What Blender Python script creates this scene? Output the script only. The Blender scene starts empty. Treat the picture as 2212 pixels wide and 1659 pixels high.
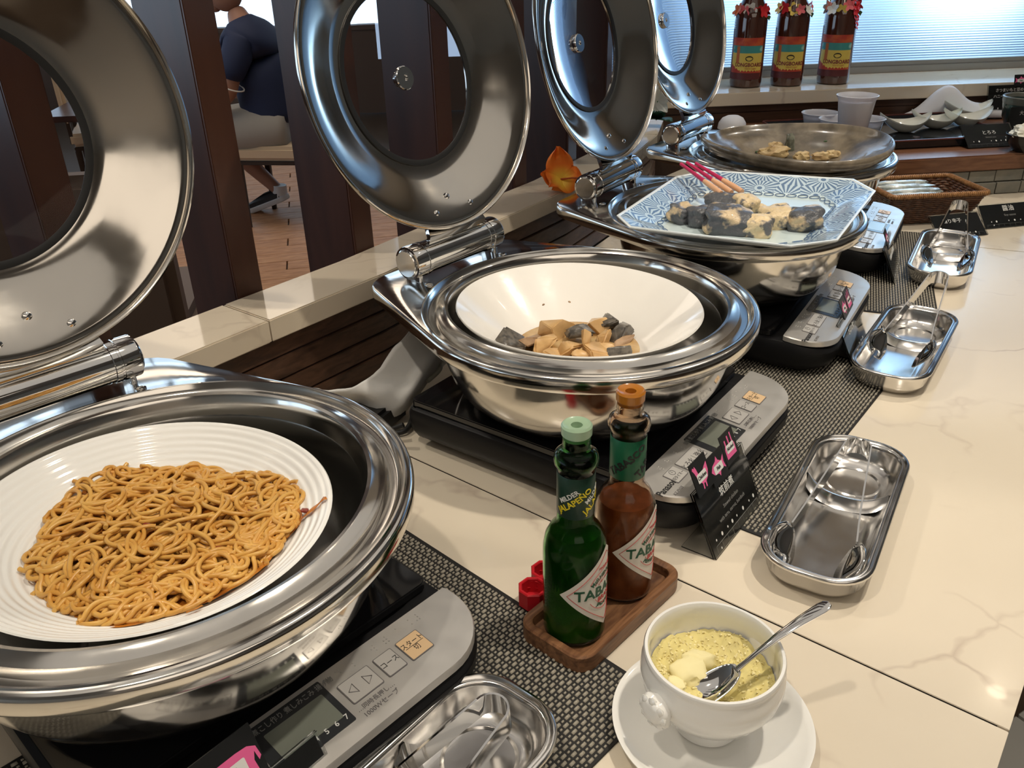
import bpy, bmesh, math, random
import numpy as np
from mathutils import Vector, Matrix
R = math.radians
PI = math.pi
rnd = random.Random(7)
SC = bpy.context.scene
COL = SC.collection
ZC = 0.85            # counter height above the floor; everything below is built with the counter top at z = 0
# ---------------------------------------------------------------- camera
FPX, CX, CY, HC = 1816.824, 1106.0, 829.5, 0.5315
AX = (0.99963233, -0.02711464, 0.0)
AY = (-0.01262112, -0.46530131, 0.88506237)
AN = (0.02399815, 0.88473696, 0.46547245)
cd = bpy.data.cameras.new('camera'); cam = bpy.data.objects.new('camera', cd); COL.objects.link(cam)
cd.sensor_width = 36; cd.lens = 36*FPX/2212; cd.clip_start = .02; cd.clip_end = 200
cam.matrix_world = Matrix(((AX[0], -AX[1], -AX[2], 0), (AY[0], -AY[1], -AY[2], 0), (-AN[0], AN[1], AN[2], HC), (0, 0, 0, 1)))
SC.camera = cam
def at(px, py, h=0.0):
    d = ((px-CX)/FPX, (py-CY)/FPX, 1.0)
    dot = lambda a: d[0]*a[0]+d[1]*a[1]+d[2]*a[2]
    t = (HC-h)/dot(AN)
    return Vector((dot(AX)*t, dot(AY)*t, h))
# ---------------------------------------------------------------- world, lights, exposure
SC.view_settings.view_transform = 'Standard'; SC.view_settings.look = 'None'
SC.view_settings.gamma = 1; SC.view_settings.use_curve_mapping = False
SC.view_settings.exposure = 0.0
w = bpy.data.worlds.new('world'); SC.world = w; w.use_nodes = True
w.node_tree.nodes['Background'].inputs[0].default_value = (.62, .80, 1, 1)
w.node_tree.nodes['Background'].inputs[1].default_value = 2.2
def area(name, loc, size, power, col, rot=(0, 0, 0), sy=None):
    l = bpy.data.lights.new(name, 'AREA'); l.energy = power; l.color = col; l.size = size
    if sy: l.shape = 'RECTANGLE'; l.size_y = sy
    o = bpy.data.objects.new(name, l); o.location = loc; o.rotation_euler = rot; COL.objects.link(o); return o
def spot(name, loc, power, col, tgt, ang=70, blend=.5, size=.03):
    l = bpy.data.lights.new(name, 'SPOT'); l.energy = power; l.color = col; l.spot_size = R(ang); l.spot_blend = blend; l.shadow_soft_size = size
    o = bpy.data.objects.new(name, l); o.location = loc
    o.rotation_euler = (Vector(tgt)-Vector(loc)).to_track_quat('-Z', 'Y').to_euler(); COL.objects.link(o); return o
CEIL = 1.75          # ceiling height above the counter
WARM = (1, .90, .76)
LAMPS = [(.55, .55, (.35, .75)), (.15, 1.9, (.3, 1.5)), (1.15, 1.25, (.85, 1.2)), (-.45, .1, (-.1, .5)), (-1.1, 1.2, (-.3, .7)), (1.6, 2.0, (1.2, 2.0))]
POW = [13, 9.5, 10, 7.5, 7, 6.5]
# ---------------------------------------------------------------- materials
MATS = {}
def mat(name, col=(.8, .8, .8), rough=.5, metal=0, trans=0, ior=1.45, emis=None, es=1, coat=0, noise=None, bump=None, sss=0, spec=.5, rn=None):
    """noise=(scale, colour2, lo, hi, detail) mixes a second colour; bump=(scale, strength); rn=(scale, amount) varies roughness"""
    if name in MATS: return MATS[name]
    m = bpy.data.materials.new(name); m.use_nodes = True; nt = m.node_tree; b = nt.nodes['Principled BSDF']
    I = b.inputs
    I['Base Color'].default_value = (*col, 1); I['Roughness'].default_value = rough; I['Metallic'].default_value = metal
    I['Transmission Weight'].default_value = trans; I['IOR'].default_value = ior; I['Coat Weight'].default_value = coat
    I['Specular IOR Level'].default_value = spec
    if sss: I['Subsurface Weight'].default_value = sss; I['Subsurface Radius'].default_value = (.01, .006, .003); I['Subsurface Scale'].default_value = .5
    if emis: I['Emission Color'].default_value = (*emis, 1); I['Emission Strength'].default_value = es
    tc = nt.nodes.new('ShaderNodeTexCoord')
    def nz(s, det=3):
        n = nt.nodes.new('ShaderNodeTexNoise'); n.inputs['Scale'].default_value = s; n.inputs['Detail'].default_value = det
        nt.links.new(tc.outputs['Object'], n.inputs['Vector']); return n
    if noise:
        n = nz(noise[0], noise[4] if len(noise) > 4 else 3); cr = nt.nodes.new('ShaderNodeValToRGB')
        cr.color_ramp.elements[0].position = noise[2]; cr.color_ramp.elements[1].position = noise[3]
        cr.color_ramp.elements[0].color = (*col, 1); cr.color_ramp.elements[1].color = (*noise[1], 1)
        nt.links.new(n.outputs['Fac'], cr.inputs[0]); nt.links.new(cr.outputs[0], I['Base Color'])
    if bump:
        n = nz(bump[0], 2); bp = nt.nodes.new('ShaderNodeBump'); bp.inputs['Strength'].default_value = bump[1]; bp.inputs['Distance'].default_value = .002
        nt.links.new(n.outputs['Fac'], bp.inputs['Height']); nt.links.new(bp.outputs[0], I['Normal'])
    if rn:
        n = nz(rn[0], 4); mr = nt.nodes.new('ShaderNodeMapRange'); mr.inputs['From Min'].default_value = .35; mr.inputs['From Max'].default_value = .7
        mr.inputs['To Min'].default_value = rough; mr.inputs['To Max'].default_value = rough+rn[1]
        nt.links.new(n.outputs['Fac'], mr.inputs[0]); nt.links.new(mr.outputs[0], I['Roughness'])
    MATS[name] = m; return m
def woodmat(name, c1, c2, rough=.35, scale=(1, 14, 14), coat=.0, bands=6):
    if name in MATS: return MATS[name]
    m = mat(name, c1, rough, coat=coat); nt = m.node_tree; b = nt.nodes['Principled BSDF']
    tc = nt.nodes['Texture Coordinate']; mp = nt.nodes.new('ShaderNodeMapping'); mp.inputs['Scale'].default_value = scale
    n = nt.nodes.new('ShaderNodeTexNoise'); n.inputs['Scale'].default_value = bands; n.inputs['Detail'].default_value = 6; n.inputs['Distortion'].default_value = .6
    cr = nt.nodes.new('ShaderNodeValToRGB'); cr.color_ramp.elements[0].position = .32; cr.color_ramp.elements[1].position = .68
    cr.color_ramp.elements[0].color = (*c1, 1); cr.color_ramp.elements[1].color = (*c2, 1)
    nt.links.new(tc.outputs['Object'], mp.inputs[0]); nt.links.new(mp.outputs[0], n.inputs['Vector'])
    nt.links.new(n.outputs['Fac'], cr.inputs[0]); nt.links.new(cr.outputs[0], b.inputs['Base Color']); return m
def marble(name, c, vein, rough=.12):
    m = mat(name, c, rough, coat=.15); nt = m.node_tree; b = nt.nodes['Principled BSDF']; tc = nt.nodes['Texture Coordinate']
    n1 = nt.nodes.new('ShaderNodeTexNoise'); n1.inputs['Scale'].default_value = 3.2; n1.inputs['Detail'].default_value = 5
    ad = nt.nodes.new('ShaderNodeMixRGB'); ad.inputs[0].default_value = .35
    nt.links.new(tc.outputs['Object'], n1.inputs['Vector']); nt.links.new(tc.outputs['Object'], ad.inputs[1]); nt.links.new(n1.outputs['Color'], ad.inputs[2])
    v = nt.nodes.new('ShaderNodeTexVoronoi'); v.feature = 'DISTANCE_TO_EDGE'; v.inputs['Scale'].default_value = 7
    nt.links.new(ad.outputs[0], v.inputs['Vector'])
    cr = nt.nodes.new('ShaderNodeValToRGB'); e = cr.color_ramp.elements; e[0].position = 0; e[0].color = (*vein, 1); e[1].position = .035; e[1].color = (*c, 1)
    n2 = nt.nodes.new('ShaderNodeTexNoise'); n2.inputs['Scale'].default_value = 9; n2.inputs['Detail'].default_value = 6
    nt.links.new(tc.outputs['Object'], n2.inputs['Vector'])
    cr2 = nt.nodes.new('ShaderNodeValToRGB'); e2 = cr2.color_ramp.elements; e2[0].position = .40; e2[0].color = (0, 0, 0, 1); e2[1].position = .72; e2[1].color = (1, 1, 1, 1)
    nt.links.new(n2.outputs['Fac'], cr2.inputs[0]); nt.links.new(v.outputs['Distance'], cr.inputs[0])
    mx = nt.nodes.new('ShaderNodeMixRGB'); mx.inputs[1].default_value = (*c, 1)
    nt.links.new(cr2.outputs[0], mx.inputs[0]); nt.links.new(cr.outputs[0], mx.inputs[2])
    mx2 = nt.nodes.new('ShaderNodeMixRGB'); mx2.blend_type = 'MULTIPLY'; mx2.inputs[0].default_value = .35
    cr3 = nt.nodes.new('ShaderNodeValToRGB'); cr3.color_ramp.elements[0].color = (.78, .74, .70, 1); cr3.color_ramp.elements[0].position = .3; cr3.color_ramp.elements[1].position = .7
    nt.links.new(n1.outputs['Fac'], cr3.inputs[0]); nt.links.new(mx.outputs[0], mx2.inputs[1]); nt.links.new(cr3.outputs[0], mx2.inputs[2])
    nt.links.new(mx2.outputs[0], b.inputs['Base Color']); return m
M_COUNTER = marble('cream_marble', (.74, .66, .53), (.55, .46, .37), .13)
M_LEDGE = marble('ledge_marble', (.72, .62, .48), (.52, .42, .32), .10)
M_STEEL = mat('polished_steel', (.70, .67, .62), .09, 1, rn=(26, .10))
M_CHROME = mat('chrome', (.74, .73, .71), .05, 1)
M_LID = mat('lid_steel', (.64, .60, .54), .07, 1, rn=(18, .10))
M_PAN = mat('water_pan_steel', (.30, .29, .27), .22, 1)
M_TRAY = mat('tray_steel', (.76, .74, .71), .13, 1, rn=(30, .10))
M_BLACK = mat('black_plastic', (.007, .007, .008), .45, spec=.3)
M_GLASSBLK = mat('black_glass', (.008, .008, .009), .06)
M_RUBBER = mat('black_gasket', (.01, .01, .01), .5)
M_PANEL = mat('silver_panel', (.62, .60, .57), .33, .65, rn=(60, .08))
M_WHITE = mat('white_porcelain', (.84, .83, .79), .12, coat=.4)
M_CREAM = mat('cream_stoneware', (.86, .83, .77), .18, coat=.5, bump=(60, .12))
M_INK = mat('black_ink', (.015, .015, .015), .5)
M_CARD = mat('black_card', (.014, .015, .016), .28)
M_WPRINT = mat('white_print', (.75, .75, .72), .5)
M_GPRINT = mat('grey_print', (.22, .22, .21), .5)
M_PINK = mat('pink_print', (.80, .13, .33), .45)
M_ACRYL = mat('clear_acrylic', (.95, .97, .97), .02, trans=1, ior=1.3)
M_GLASS = mat('lid_glass', (.80, .80, .82), .0, trans=1, ior=1.12, spec=.5)
M_WOODD = woodmat('dark_walnut', (.030, .013, .010), (.065, .026, .018), .3, (3, 3, .5))
M_WOODP = woodmat('panel_walnut', (.045, .022, .013), (.11, .055, .032), .4, (.8, 6, 18))
M_PLANK = woodmat('floor_oak', (.36, .17, .075), (.56, .30, .15), .55, (2, 12, 12))
M_ACACIA = woodmat('acacia', (.10, .042, .02), (.27, .13, .06), .4, (5, 40, 40), bands=5)
M_PLAT = woodmat('platform_wood', (.13, .055, .03), (.24, .115, .06), .3, (1.2, 16, 16))
# ---------------------------------------------------------------- object helpers
def finish(name, me, m=None, parent=None, smooth=True, auto=35):
    me.validate()
    if m is not None:
        for x in (m if isinstance(m, (list, tuple)) else [m]): me.materials.append(x)
    if smooth:
        me.polygons.foreach_set('use_smooth', [True]*len(me.polygons))
        if auto: me.set_sharp_from_angle(angle=R(auto))
    o = bpy.data.objects.new(name, me); COL.objects.link(o)
    if parent is not None: o.parent = parent
    return o
def mesh(name, V, F, m=None, parent=None, smooth=True, auto=35):
    me = bpy.data.meshes.new(name); me.from_pydata([tuple(v) for v in V], [], F); me.update()
    return finish(name, me, m, parent, smooth, auto)
def bmobj(name, bm, m=None, parent=None, smooth=True, auto=35):
    me = bpy.data.meshes.new(name); bmesh.ops.recalc_face_normals(bm, faces=bm.faces); bm.to_mesh(me); bm.free()
    return finish(name, me, m, parent, smooth, auto)
def thing(name, label, cat, loc=(0, 0, 0), rz=0, group=None):
    o = bpy.data.objects.new(name, None); o.empty_display_size = .05; COL.objects.link(o)
    o.location = loc; o.rotation_euler = (0, 0, rz); return tag(o, label, cat, group)
def tag(o, label, cat, group=None, kind=None):
    if label: o['label'] = label
    if cat: o['category'] = cat
    if group: o['group'] = group
    if kind: o['kind'] = kind
    return o
def struct(o): o['kind'] = 'structure'; return o
def copy_tree(o, parent=None):
    c = o.copy(); COL.objects.link(c); c.parent = parent
    for ch in list(o.children): copy_tree(ch, c)
    return c
def grid_faces(n, m, closed=True):
    F = []
    for i in range(m-1):
        for j in range(n if closed else n-1):
            k = (j+1) % n; F.append((i*n+j, i*n+k, (i+1)*n+k, (i+1)*n+j))
    return F
def lathe(name, prof, m, parent=None, n=48, loc=(0, 0, 0), auto=35, capb=False, capt=False, rf=None):
    V = []
    for r, z in prof:
        for j in range(n):
            a = 2*PI*j/n; rr = r*(rf(a, r) if rf else 1); V.append((rr*math.cos(a)+loc[0], rr*math.sin(a)+loc[1], z+loc[2]))
    F = grid_faces(n, len(prof))
    if capb: F.append(tuple(range(n))[::-1])
    if capt: F.append(tuple(range((len(prof)-1)*n, len(prof)*n)))
    return mesh(name, V, F, m, parent, auto=auto)
def rrect(w, d, r, n=6):
    P = []
    for cx, cy, a0 in ((w/2-r, d/2-r, 0), (-w/2+r, d/2-r, 90), (-w/2+r, -d/2+r, 180), (w/2-r, -d/2+r, 270)):
        for k in range(n+1):
            a = R(a0+90*k/n); P.append((cx+r*math.cos(a), cy+r*math.sin(a)))
    return P
def loft(name, rings, m, parent=None, capb=True, capt=True, auto=35):
    n = len(rings[0]); V = [p for r_ in rings for p in r_]; F = grid_faces(n, len(rings))
    if capb: F.append(tuple(range(n))[::-1])
    if capt: F.append(tuple(range((len(rings)-1)*n, len(rings)*n)))
    return mesh(name, V, F, m, parent, auto=auto)
def prism(name, poly, z0, z1, m, parent=None, bev=0, xf=None):
    bm = bmesh.new(); vs = [bm.verts.new((p[0], p[1], z0)) for p in poly]; f = bm.faces.new(vs)
    r_ = bmesh.ops.extrude_face_region(bm, geom=[f]); bmesh.ops.translate(bm, vec=(0, 0, z1-z0), verts=[v for v in r_['geom'] if isinstance(v, bmesh.types.BMVert)])
    if bev: bmesh.ops.bevel(bm, geom=list(bm.edges), offset=bev, segments=2, affect='EDGES', clamp_overlap=True)
    if xf is not None: bmesh.ops.transform(bm, matrix=xf, verts=bm.verts)
    return bmobj(name, bm, m, parent, auto=30)
def box(name, c, s, m, parent=None, bev=0.0, rot=None, seg=2):
    bm = bmesh.new(); bmesh.ops.create_cube(bm, size=1)
    for v in bm.verts: v.co = Vector((v.co.x*s[0], v.co.y*s[1], v.co.z*s[2]))
    if bev: bmesh.ops.bevel(bm, geom=list(bm.edges), offset=bev, segments=seg, affect='EDGES', clamp_overlap=True)
    if rot is not None: bmesh.ops.rotate(bm, cent=(0, 0, 0), matrix=rot.to_3x3(), verts=bm.verts)
    bmesh.ops.translate(bm, vec=c, verts=bm.verts)
    return bmobj(name, bm, m, parent, auto=30)
def smooth_path(P, k=6):
    P = [Vector(p) for p in P]; out = []
    for i in range(len(P)-1):
        p0 = P[max(i-1, 0)]; p1 = P[i]; p2 = P[i+1]; p3 = P[min(i+2, len(P)-1)]
        for j in range(k):
            t = j/k; out.append(.5*((2*p1)+(p2-p0)*t+(2*p0-5*p1+4*p2-p3)*t*t+(3*p1-p0-3*p2+p3)*t*t*t))
    out.append(P[-1]); return out
def tube_data(P, r, n=8, closed=False, flat=1.0, up=None):
    P = [Vector(p) for p in P]; V = []; F = []; L = len(P)
    nrm = None
    for i in range(L):
        t = (P[(i+1) % L]-P[i-1]) if closed else (P[min(i+1, L-1)]-P[max(i-1, 0)])
        t.normalize() if t.length > 0 else None
        if up is not None: nrm = (up-t*up.dot(t)); nrm = nrm.normalized() if nrm.length > 1e-6 else Vector((1, 0, 0))
        elif nrm is None: nrm = t.orthogonal().normalized()
        else:
            nrm = nrm-t*nrm.dot(t); nrm = nrm.normalized() if nrm.length > 1e-6 else t.orthogonal().normalized()
        b = t.cross(nrm); rr = r[i] if isinstance(r, (list, tuple)) else r
        for j in range(n):
            a = 2*PI*j/n; V.append(P[i]+nrm*math.cos(a)*rr*flat+b*math.sin(a)*rr)
    for i in range(L if closed else L-1):
        for j in range(n):
            k = (j+1) % n; i2 = (i+1) % L; F.append((i*n+j, i2*n+j, i2*n+k, i*n+k))
    if not closed: F.append(tuple(range(n))); F.append(tuple(range((L-1)*n, L*n))[::-1])
    return V, F
def tube(name, P, r, m, parent=None, n=8, closed=False, flat=1.0, up=None, auto=60):
    V, F = tube_data(P, r, n, closed, flat, up); return mesh(name, V, F, m, parent, auto=auto)
class Bag:
    def __init__(s): s.V = []; s.F = []
    def add(s, V, F):
        k = len(s.V); s.V += list(V); s.F += [tuple(i+k for i in f) for f in F]
    def obj(s, name, m, parent=None, auto=35, smooth=True): return mesh(name, s.V, s.F, m, parent, smooth, auto)
_ico = {}
def lump(name, size, m, parent=None, seed=0, rough=.12, sub=3, p=2.6, freq=3.0, loc=(0, 0, 0), rz=0, tilt=(0, 0)):
    """irregular food piece: super-ellipsoid with noise"""
    from mathutils import noise
    bm = bmesh.new(); bmesh.ops.create_icosphere(bm, subdivisions=sub, radius=1)
    off = Vector((seed*3.1, seed*1.7, seed*.9)); rot = Matrix.Rotation(rz, 3, 'Z') @ Matrix.Rotation(tilt[0], 3, 'X') @ Matrix.Rotation(tilt[1], 3, 'Y')
    for v in bm.verts:
        d = v.co.normalized(); q = (abs(d.x)**p+abs(d.y)**p+abs(d.z)**p)**(-1/p)
        q *= 1+rough*2*(noise.noise(d*freq*.5+off)+.5*noise.noise(d*freq+off))
        c = Vector((d.x*size[0]*q, d.y*size[1]*q, d.z*size[2]*q)); v.co = rot @ c+Vector(loc)
    return bmobj(name, bm, m, parent, auto=50)
def chunk(name, size, m, parent=None, seed=0, loc=(0, 0, 0), rz=0, tilt=(0, 0), n=11, bev=.16):
    r_ = random.Random(seed*7+1); bm = bmesh.new(); rot = Matrix.Rotation(rz, 3, 'Z') @ Matrix.Rotation(tilt[0], 3, 'X') @ Matrix.Rotation(tilt[1], 3, 'Y')
    for i in range(n):
        d = Vector((r_.gauss(0, 1), r_.gauss(0, 1), r_.gauss(0, 1))).normalized(); q = (abs(d.x)**5+abs(d.y)**5+abs(d.z)**5)**(-.2)*r_.uniform(.9, 1.05)
        bm.verts.new((d.x*q*size[0], d.y*q*size[1], d.z*q*size[2]))
    bmesh.ops.convex_hull(bm, input=bm.verts); bmesh.ops.delete(bm, geom=[v for v in bm.verts if not v.link_faces], context='VERTS')
    bmesh.ops.dissolve_limit(bm, angle_limit=R(18), verts=bm.verts, edges=bm.edges)
    bmesh.ops.bevel(bm, geom=list(bm.edges), offset=min(size)*bev, segments=2, affect='EDGES', clamp_overlap=True)
    for v in bm.verts: v.co = rot @ v.co+Vector(loc)
    return bmobj(name, bm, m, parent, auto=60)
def text(s, size, m, parent, M, name='lettering', ext=.0001, align='CENTER', wrap=None, sx=1.0, bold=0.0, arc=None):
    """text as a thin mesh; M places its plane; wrap=(radius, angle0) bends it around a vertical cylinder; arc=(radius) bends the baseline"""
    c = bpy.data.curves.new('t', 'FONT'); c.body = s; c.size = size; c.extrude = ext; c.align_x = align; c.align_y = 'CENTER'; c.resolution_u = 2; c.offset = bold
    o = bpy.data.objects.new('t', c); COL.objects.link(o); dg = bpy.context.evaluated_depsgraph_get(); me = bpy.data.meshes.new_from_object(o.evaluated_get(dg))
    bpy.data.objects.remove(o); bpy.data.curves.remove(c)
    me.name = name
    for v in me.vertices:
        x, y, z = v.co.x*sx, v.co.y, v.co.z
        if arc is not None:
            a = x/arc; rr = arc+y; x, y = rr*math.sin(a), rr*math.cos(a)-arc
        if wrap:
            if len(wrap) > 3:
                ca, sa = math.cos(wrap[3]), math.sin(wrap[3]); x, y = x*ca-y*sa, x*sa+y*ca
            a = wrap[1]+(x+(wrap[4] if len(wrap) > 4 else 0))/wrap[0]; v.co = (math.cos(a)*(wrap[0]+z+.0002), math.sin(a)*(wrap[0]+z+.0002), wrap[2]+y)
        else: v.co = M @ Vector((x, y, z))
    me.materials.clear()
    return finish(name, me, m, parent, smooth=False)
def T(x=0, y=0, z=0): return Matrix.Translation((x, y, z))
def RZ(a): return Matrix.Rotation(a, 4, 'Z')
def RX(a): return Matrix.Rotation(a, 4, 'X')
def RY(a): return Matrix.Rotation(a, 4, 'Y')
UA = R(51.0); U = Vector((math.cos(UA), math.sin(UA), 0)); VV = Vector((math.sin(UA), -math.cos(UA), 0))
def uv(u, v, z=0): return U*u+VV*v+Vector((0, 0, z))
# ================================================================ STRUCTURE
FL = -ZC
floor = struct(box('floor', (0, 3, FL-.06), (14, 16, .1), mat('subfloor', (.08, .05, .03), .6)))
# oak planks seen through the fins (dining area)
pa = R(12)
pl_me = None
k = 0
for i in range(-16, 18):
    for j in range(-3, 6):
        if k > 290: break
        off = (i % 3)*.37
        x = -1.6+i*.12; y = 4.0
        c = Vector((-1.5, 4.1, FL-.005))+Vector((math.cos(pa), math.sin(pa), 0))*(j*1.0+off-.5)*1.0+Vector((-math.sin(pa), math.cos(pa), 0))*i*.125
        if c.y < 2.7 or c.x > .6 or c.x < -4.2: continue
        if pl_me is None:
            o = box('plank', (0, 0, 0), (.992, .121, .02), M_PLANK, None, .0015, seg=1); pl_me = o.data
        else: o = bpy.data.objects.new('plank', pl_me); COL.objects.link(o)
        o.parent = floor; o.location = c+Vector((0, 0, rnd.uniform(-.0004, .0004))); o.rotation_euler = (0, 0, pa); k += 1
M_FT = mat('grey_floor_tile', (.52, .50, .45), .3, noise=(4, (.44, .42, .38), .35, .7))
ft_me = None
for i in range(-4, 6):
    for j in range(-4, 6):
        p = Vector((.985, 1.15, FL+.002))+Vector((math.cos(R(30)), math.sin(R(30)), 0))*(i+.48)*.30+Vector((-math.sin(R(30)), math.cos(R(30)), 0))*(j-.47)*.30
        if p.dot(VV) < .02: continue
        if ft_me is None: o = box('tile', (0, 0, 0), (.292, .292, .016), M_FT, None, .002, seg=1); ft_me = o.data
        else: o = bpy.data.objects.new('tile', ft_me); COL.objects.link(o)
        o.parent = floor; o.location = p; o.rotation_euler = (0, 0, R(30))
M_WALL = mat('warm_wall', (.50, .43, .35), .7)
M_DARKW = mat('dark_wall', (.10, .06, .04), .6)
ceil = struct(box('ceiling', (0, 3, CEIL+.05), (14, 16, .1), mat('ceiling_paint', (.60, .54, .46), .8)))
struct(box('wall_right', (5.5, 3, .4), (.1, 16, 3.2), M_WALL))
struct(box('wall_near', (0, -4.0, .4), (14, .1, 3.2), M_WALL))
# far wall of the dining area with a wide window
struct(box('wall_far', (-2.5, 8.2, FL+.36), (9, .12, .72), M_DARKW))
struct(box('wall_left', (-5.6, 3, FL+.36), (.12, 11, .72), M_DARKW))
struct(box('trim_4', (-2.5, 8.2, 1.72), (9, .14, .12), M_DARKW)); struct(box('trim_5', (-5.6, 3, 1.72), (.14, 11, .12), M_DARKW))
w2 = struct(box('window_2', (-2.5, 8.2, FL+.74), (9, .16, .04), M_DARKW))
for x in (-5.2, -3.6, -2.0, -.4, 1.2): box('mullion', (x, 8.2, .75), (.06, .08, 1.9), M_DARKW, w2)
w3 = struct(box('window_3', (-5.6, 3, FL+.74), (.16, 11, .04), M_DARKW))
for y in (-2, 0, 2, 4, 6, 8): box('mullion', (-5.6, y, .75), (.08, .06, 1.9), M_DARKW, w3)
# ---- left ledge: a marble shelf that follows a gentle bend, walnut planks below it
ZL = .148
LP = [Vector((x, y, 0)) for x, y in ((-.98, .03), (-.72, .36), (-.353, .812), (-.279, .907), (-.163, 1.055), (-.013, 1.28), (.121, 1.47), (.262, 1.715), (.335, 1.89), (.38, 2.07), (.40, 2.30))]
def offs(P, d):
    out = []
    for i, p in enumerate(P):
        t = (P[min(i+1, len(P)-1)]-P[max(i-1, 0)]).normalized(); out.append(p+Vector((-t.y, t.x, 0))*d)
    return out
def strip(name, P, d0, d1, z0, z1, m, parent, bev=.0):
    A = offs(P, d0); B = offs(P, d1); V = []; n = len(P)
    for a, b in zip(A, B): V += [(a.x, a.y, z0), (a.x, a.y, z1), (b.x, b.y, z1), (b.x, b.y, z0)]
    F = []
    for i in range(n-1):
        k = i*4
        for j in range(4): F.append((k+j, k+(j+1) % 4, k+4+(j+1) % 4, k+4+j))
    F.append((0, 3, 2, 1)); F.append((n*4-4, n*4-3, n*4-2, n*4-1))
    bm = bmesh.new(); vs = [bm.verts.new(v) for v in V]; [bm.faces.new([vs[i] for i in f]) for f in F]
    if bev:
        bmesh.ops.recalc_face_normals(bm, faces=bm.faces)
        es = [e for e in bm.edges if abs(e.verts[0].co.z-e.verts[1].co.z) < 1e-6 and e.calc_face_angle(0) > 1]
        bmesh.ops.bevel(bm, geom=es, offset=bev, segments=2, affect='EDGES')
    return bmobj(name, bm, m, parent, auto=30)
def lerp(a, b, t): return a+(b-a)*t
LED = struct(thing('trim_1', None, None)); LED['kind'] = 'structure'
J1 = Vector((-.281, .9045, 0))
g = .0009; dseg = (LP[3]-LP[2]).normalized()
strip('slab', LP[:3]+[J1-dseg*g], 0, .087, ZL-.028, ZL, M_LEDGE, LED, .0015)
strip('slab', [J1+dseg*g]+LP[4:9], 0, .087, ZL-.028, ZL, M_LEDGE, LED, .0015)
strip('slab', [LP[8]+(LP[9]-LP[8])*.01, LP[9], LP[10]], 0, .087, ZL-.028, ZL, M_LEDGE, LED, .0015)
WL = struct(thing('wall_side', None, None))
for i in range(4): strip('plank', LP, .014+(.0008 if i % 2 else 0), .07, .0015+i*.0298, .0288+i*.0298, M_WOODP, WL, .001)
strip('plinth', LP, .03, .085, FL, .002, M_DARKW, WL)
# ---- wooden fins standing behind the ledge
def on_line(P, s):
    for i in range(len(P)-1):
        L = (P[i+1]-P[i]).length
        if s <= L or i == len(P)-2: return P[i]+(P[i+1]-P[i])*(s/L), (P[i+1]-P[i]).normalized()
        s -= L
BL = offs(LP, .088)
def s_of(u):
    s = 0
    for i in range(len(BL)-1):
        a, b = BL[i].dot(U), BL[i+1].dot(U); L = (BL[i+1]-BL[i]).length
        if a <= u <= b: return s+L*(u-a)/(b-a)
        s += L
    return s
fin_labels = ['dark wooden upright fin hidden behind the nearest open lid', 'dark wooden upright fin directly right of the nearest lid', 'dark wooden upright fin just left of the second lid, hiding part of the seated person',
              'dark wooden upright fin seen through the second lid glass', 'dark wooden upright fin between the second and third lids, behind the orange flower', 'dark wooden upright fin behind the third lid', 'dark wooden upright fin behind the fourth lid at the corner']
fm = None
M_FRONT = woodmat('reddish_walnut', (.050, .020, .013), (.082, .034, .021), .32, (3, 3, .5))
for i, u0 in enumerate((.345, .5466, .749, .951, 1.153, 1.355, 1.557)):
    p, t = on_line(BL, s_of(u0)); a = math.atan2(t.y, t.x)
    o = thing('wooden_fin', fin_labels[i], 'wooden fin', (p.x, p.y, FL), a, 'upright wooden fins along the ledge')
    if fm is None:
        f1 = box('board', (.0195, .052, (CEIL-FL)/2), (.039, .096, CEIL-FL-.002), M_WOODD, o, .001); f2 = box('edge_strip', (.0195, .0025, (CEIL-FL)/2), (.038, .004, CEIL-FL-.002), M_FRONT, o, .0008); fm = (f1.data, f2.data)
        f2['label'] = 'reddish brown front edge strip'
    else:
        for nm, dt in zip(('board', 'edge_strip'), fm):
            q = bpy.data.objects.new(nm, dt); COL.objects.link(q); q.parent = o
# ---- back ledge, wall and frosted ribbed window
ZB = .17
b0 = at(1542, 203, ZB); b1 = at(1950, 187, ZB); bd = (b1-b0).normalized(); bn = Vector((-bd.y, bd.x, 0))
BP = [b0-bd*.28, b0+bd*1.25, b0+bd*2.6]
T2 = struct(thing('trim_2', None, None))
strip('slab', [BP[0], b0+bd*1.249], 0, .285, ZB-.032, ZB, M_LEDGE, T2, .0015); strip('slab', [b0+bd*1.251, BP[2]], 0, .285, ZB-.032, ZB, M_LEDGE, T2, .0015)
WB = struct(thing('wall_back', None, None))
strip('plank', [BP[0], BP[2]], .02, .11, .118, ZB-.033, M_WOODP, WB, .001)
strip('plank', [BP[0], BP[2]], .021, .11, .052, .1165, M_WOODP, WB, .001)
strip('plinth', [BP[0], BP[2]], .03, .11, FL, .0505, M_DARKW, WB)
W1 = struct(thing('window_1', None, None))
M_FRAME = mat('grey_aluminium', (.36, .35, .33), .35, .6)
strip('frame', [BP[0], BP[2]], .245, .275, ZB, ZB+.018, M_FRAME, W1, .001)
strip('frame', [BP[0], BP[2]], .252, .27, ZB+.018, ZB+.030, M_FRAME, W1, .001)
strip('frame', [BP[0], BP[2]], .245, .275, 1.02, 1.06, M_FRAME, W1, .001)
strip('wall_upper', [BP[0], BP[2]], .23, .29, 1.06, CEIL, M_WALL, WB)
strip('corner_post', [BP[0]-bd*.04, BP[0]], .0, .29, ZB, CEIL, M_WOODD, WB)
mp = bpy.data.materials.new('frosted_pane'); mp.use_nodes = True; nt = mp.node_tree; nt.nodes.remove(nt.nodes['Principled BSDF'])
out = nt.nodes['Material Output']; tr = nt.nodes.new('ShaderNodeBsdfTranslucent'); tr.inputs[0].default_value = (.50, .72, 1, 1)
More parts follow.
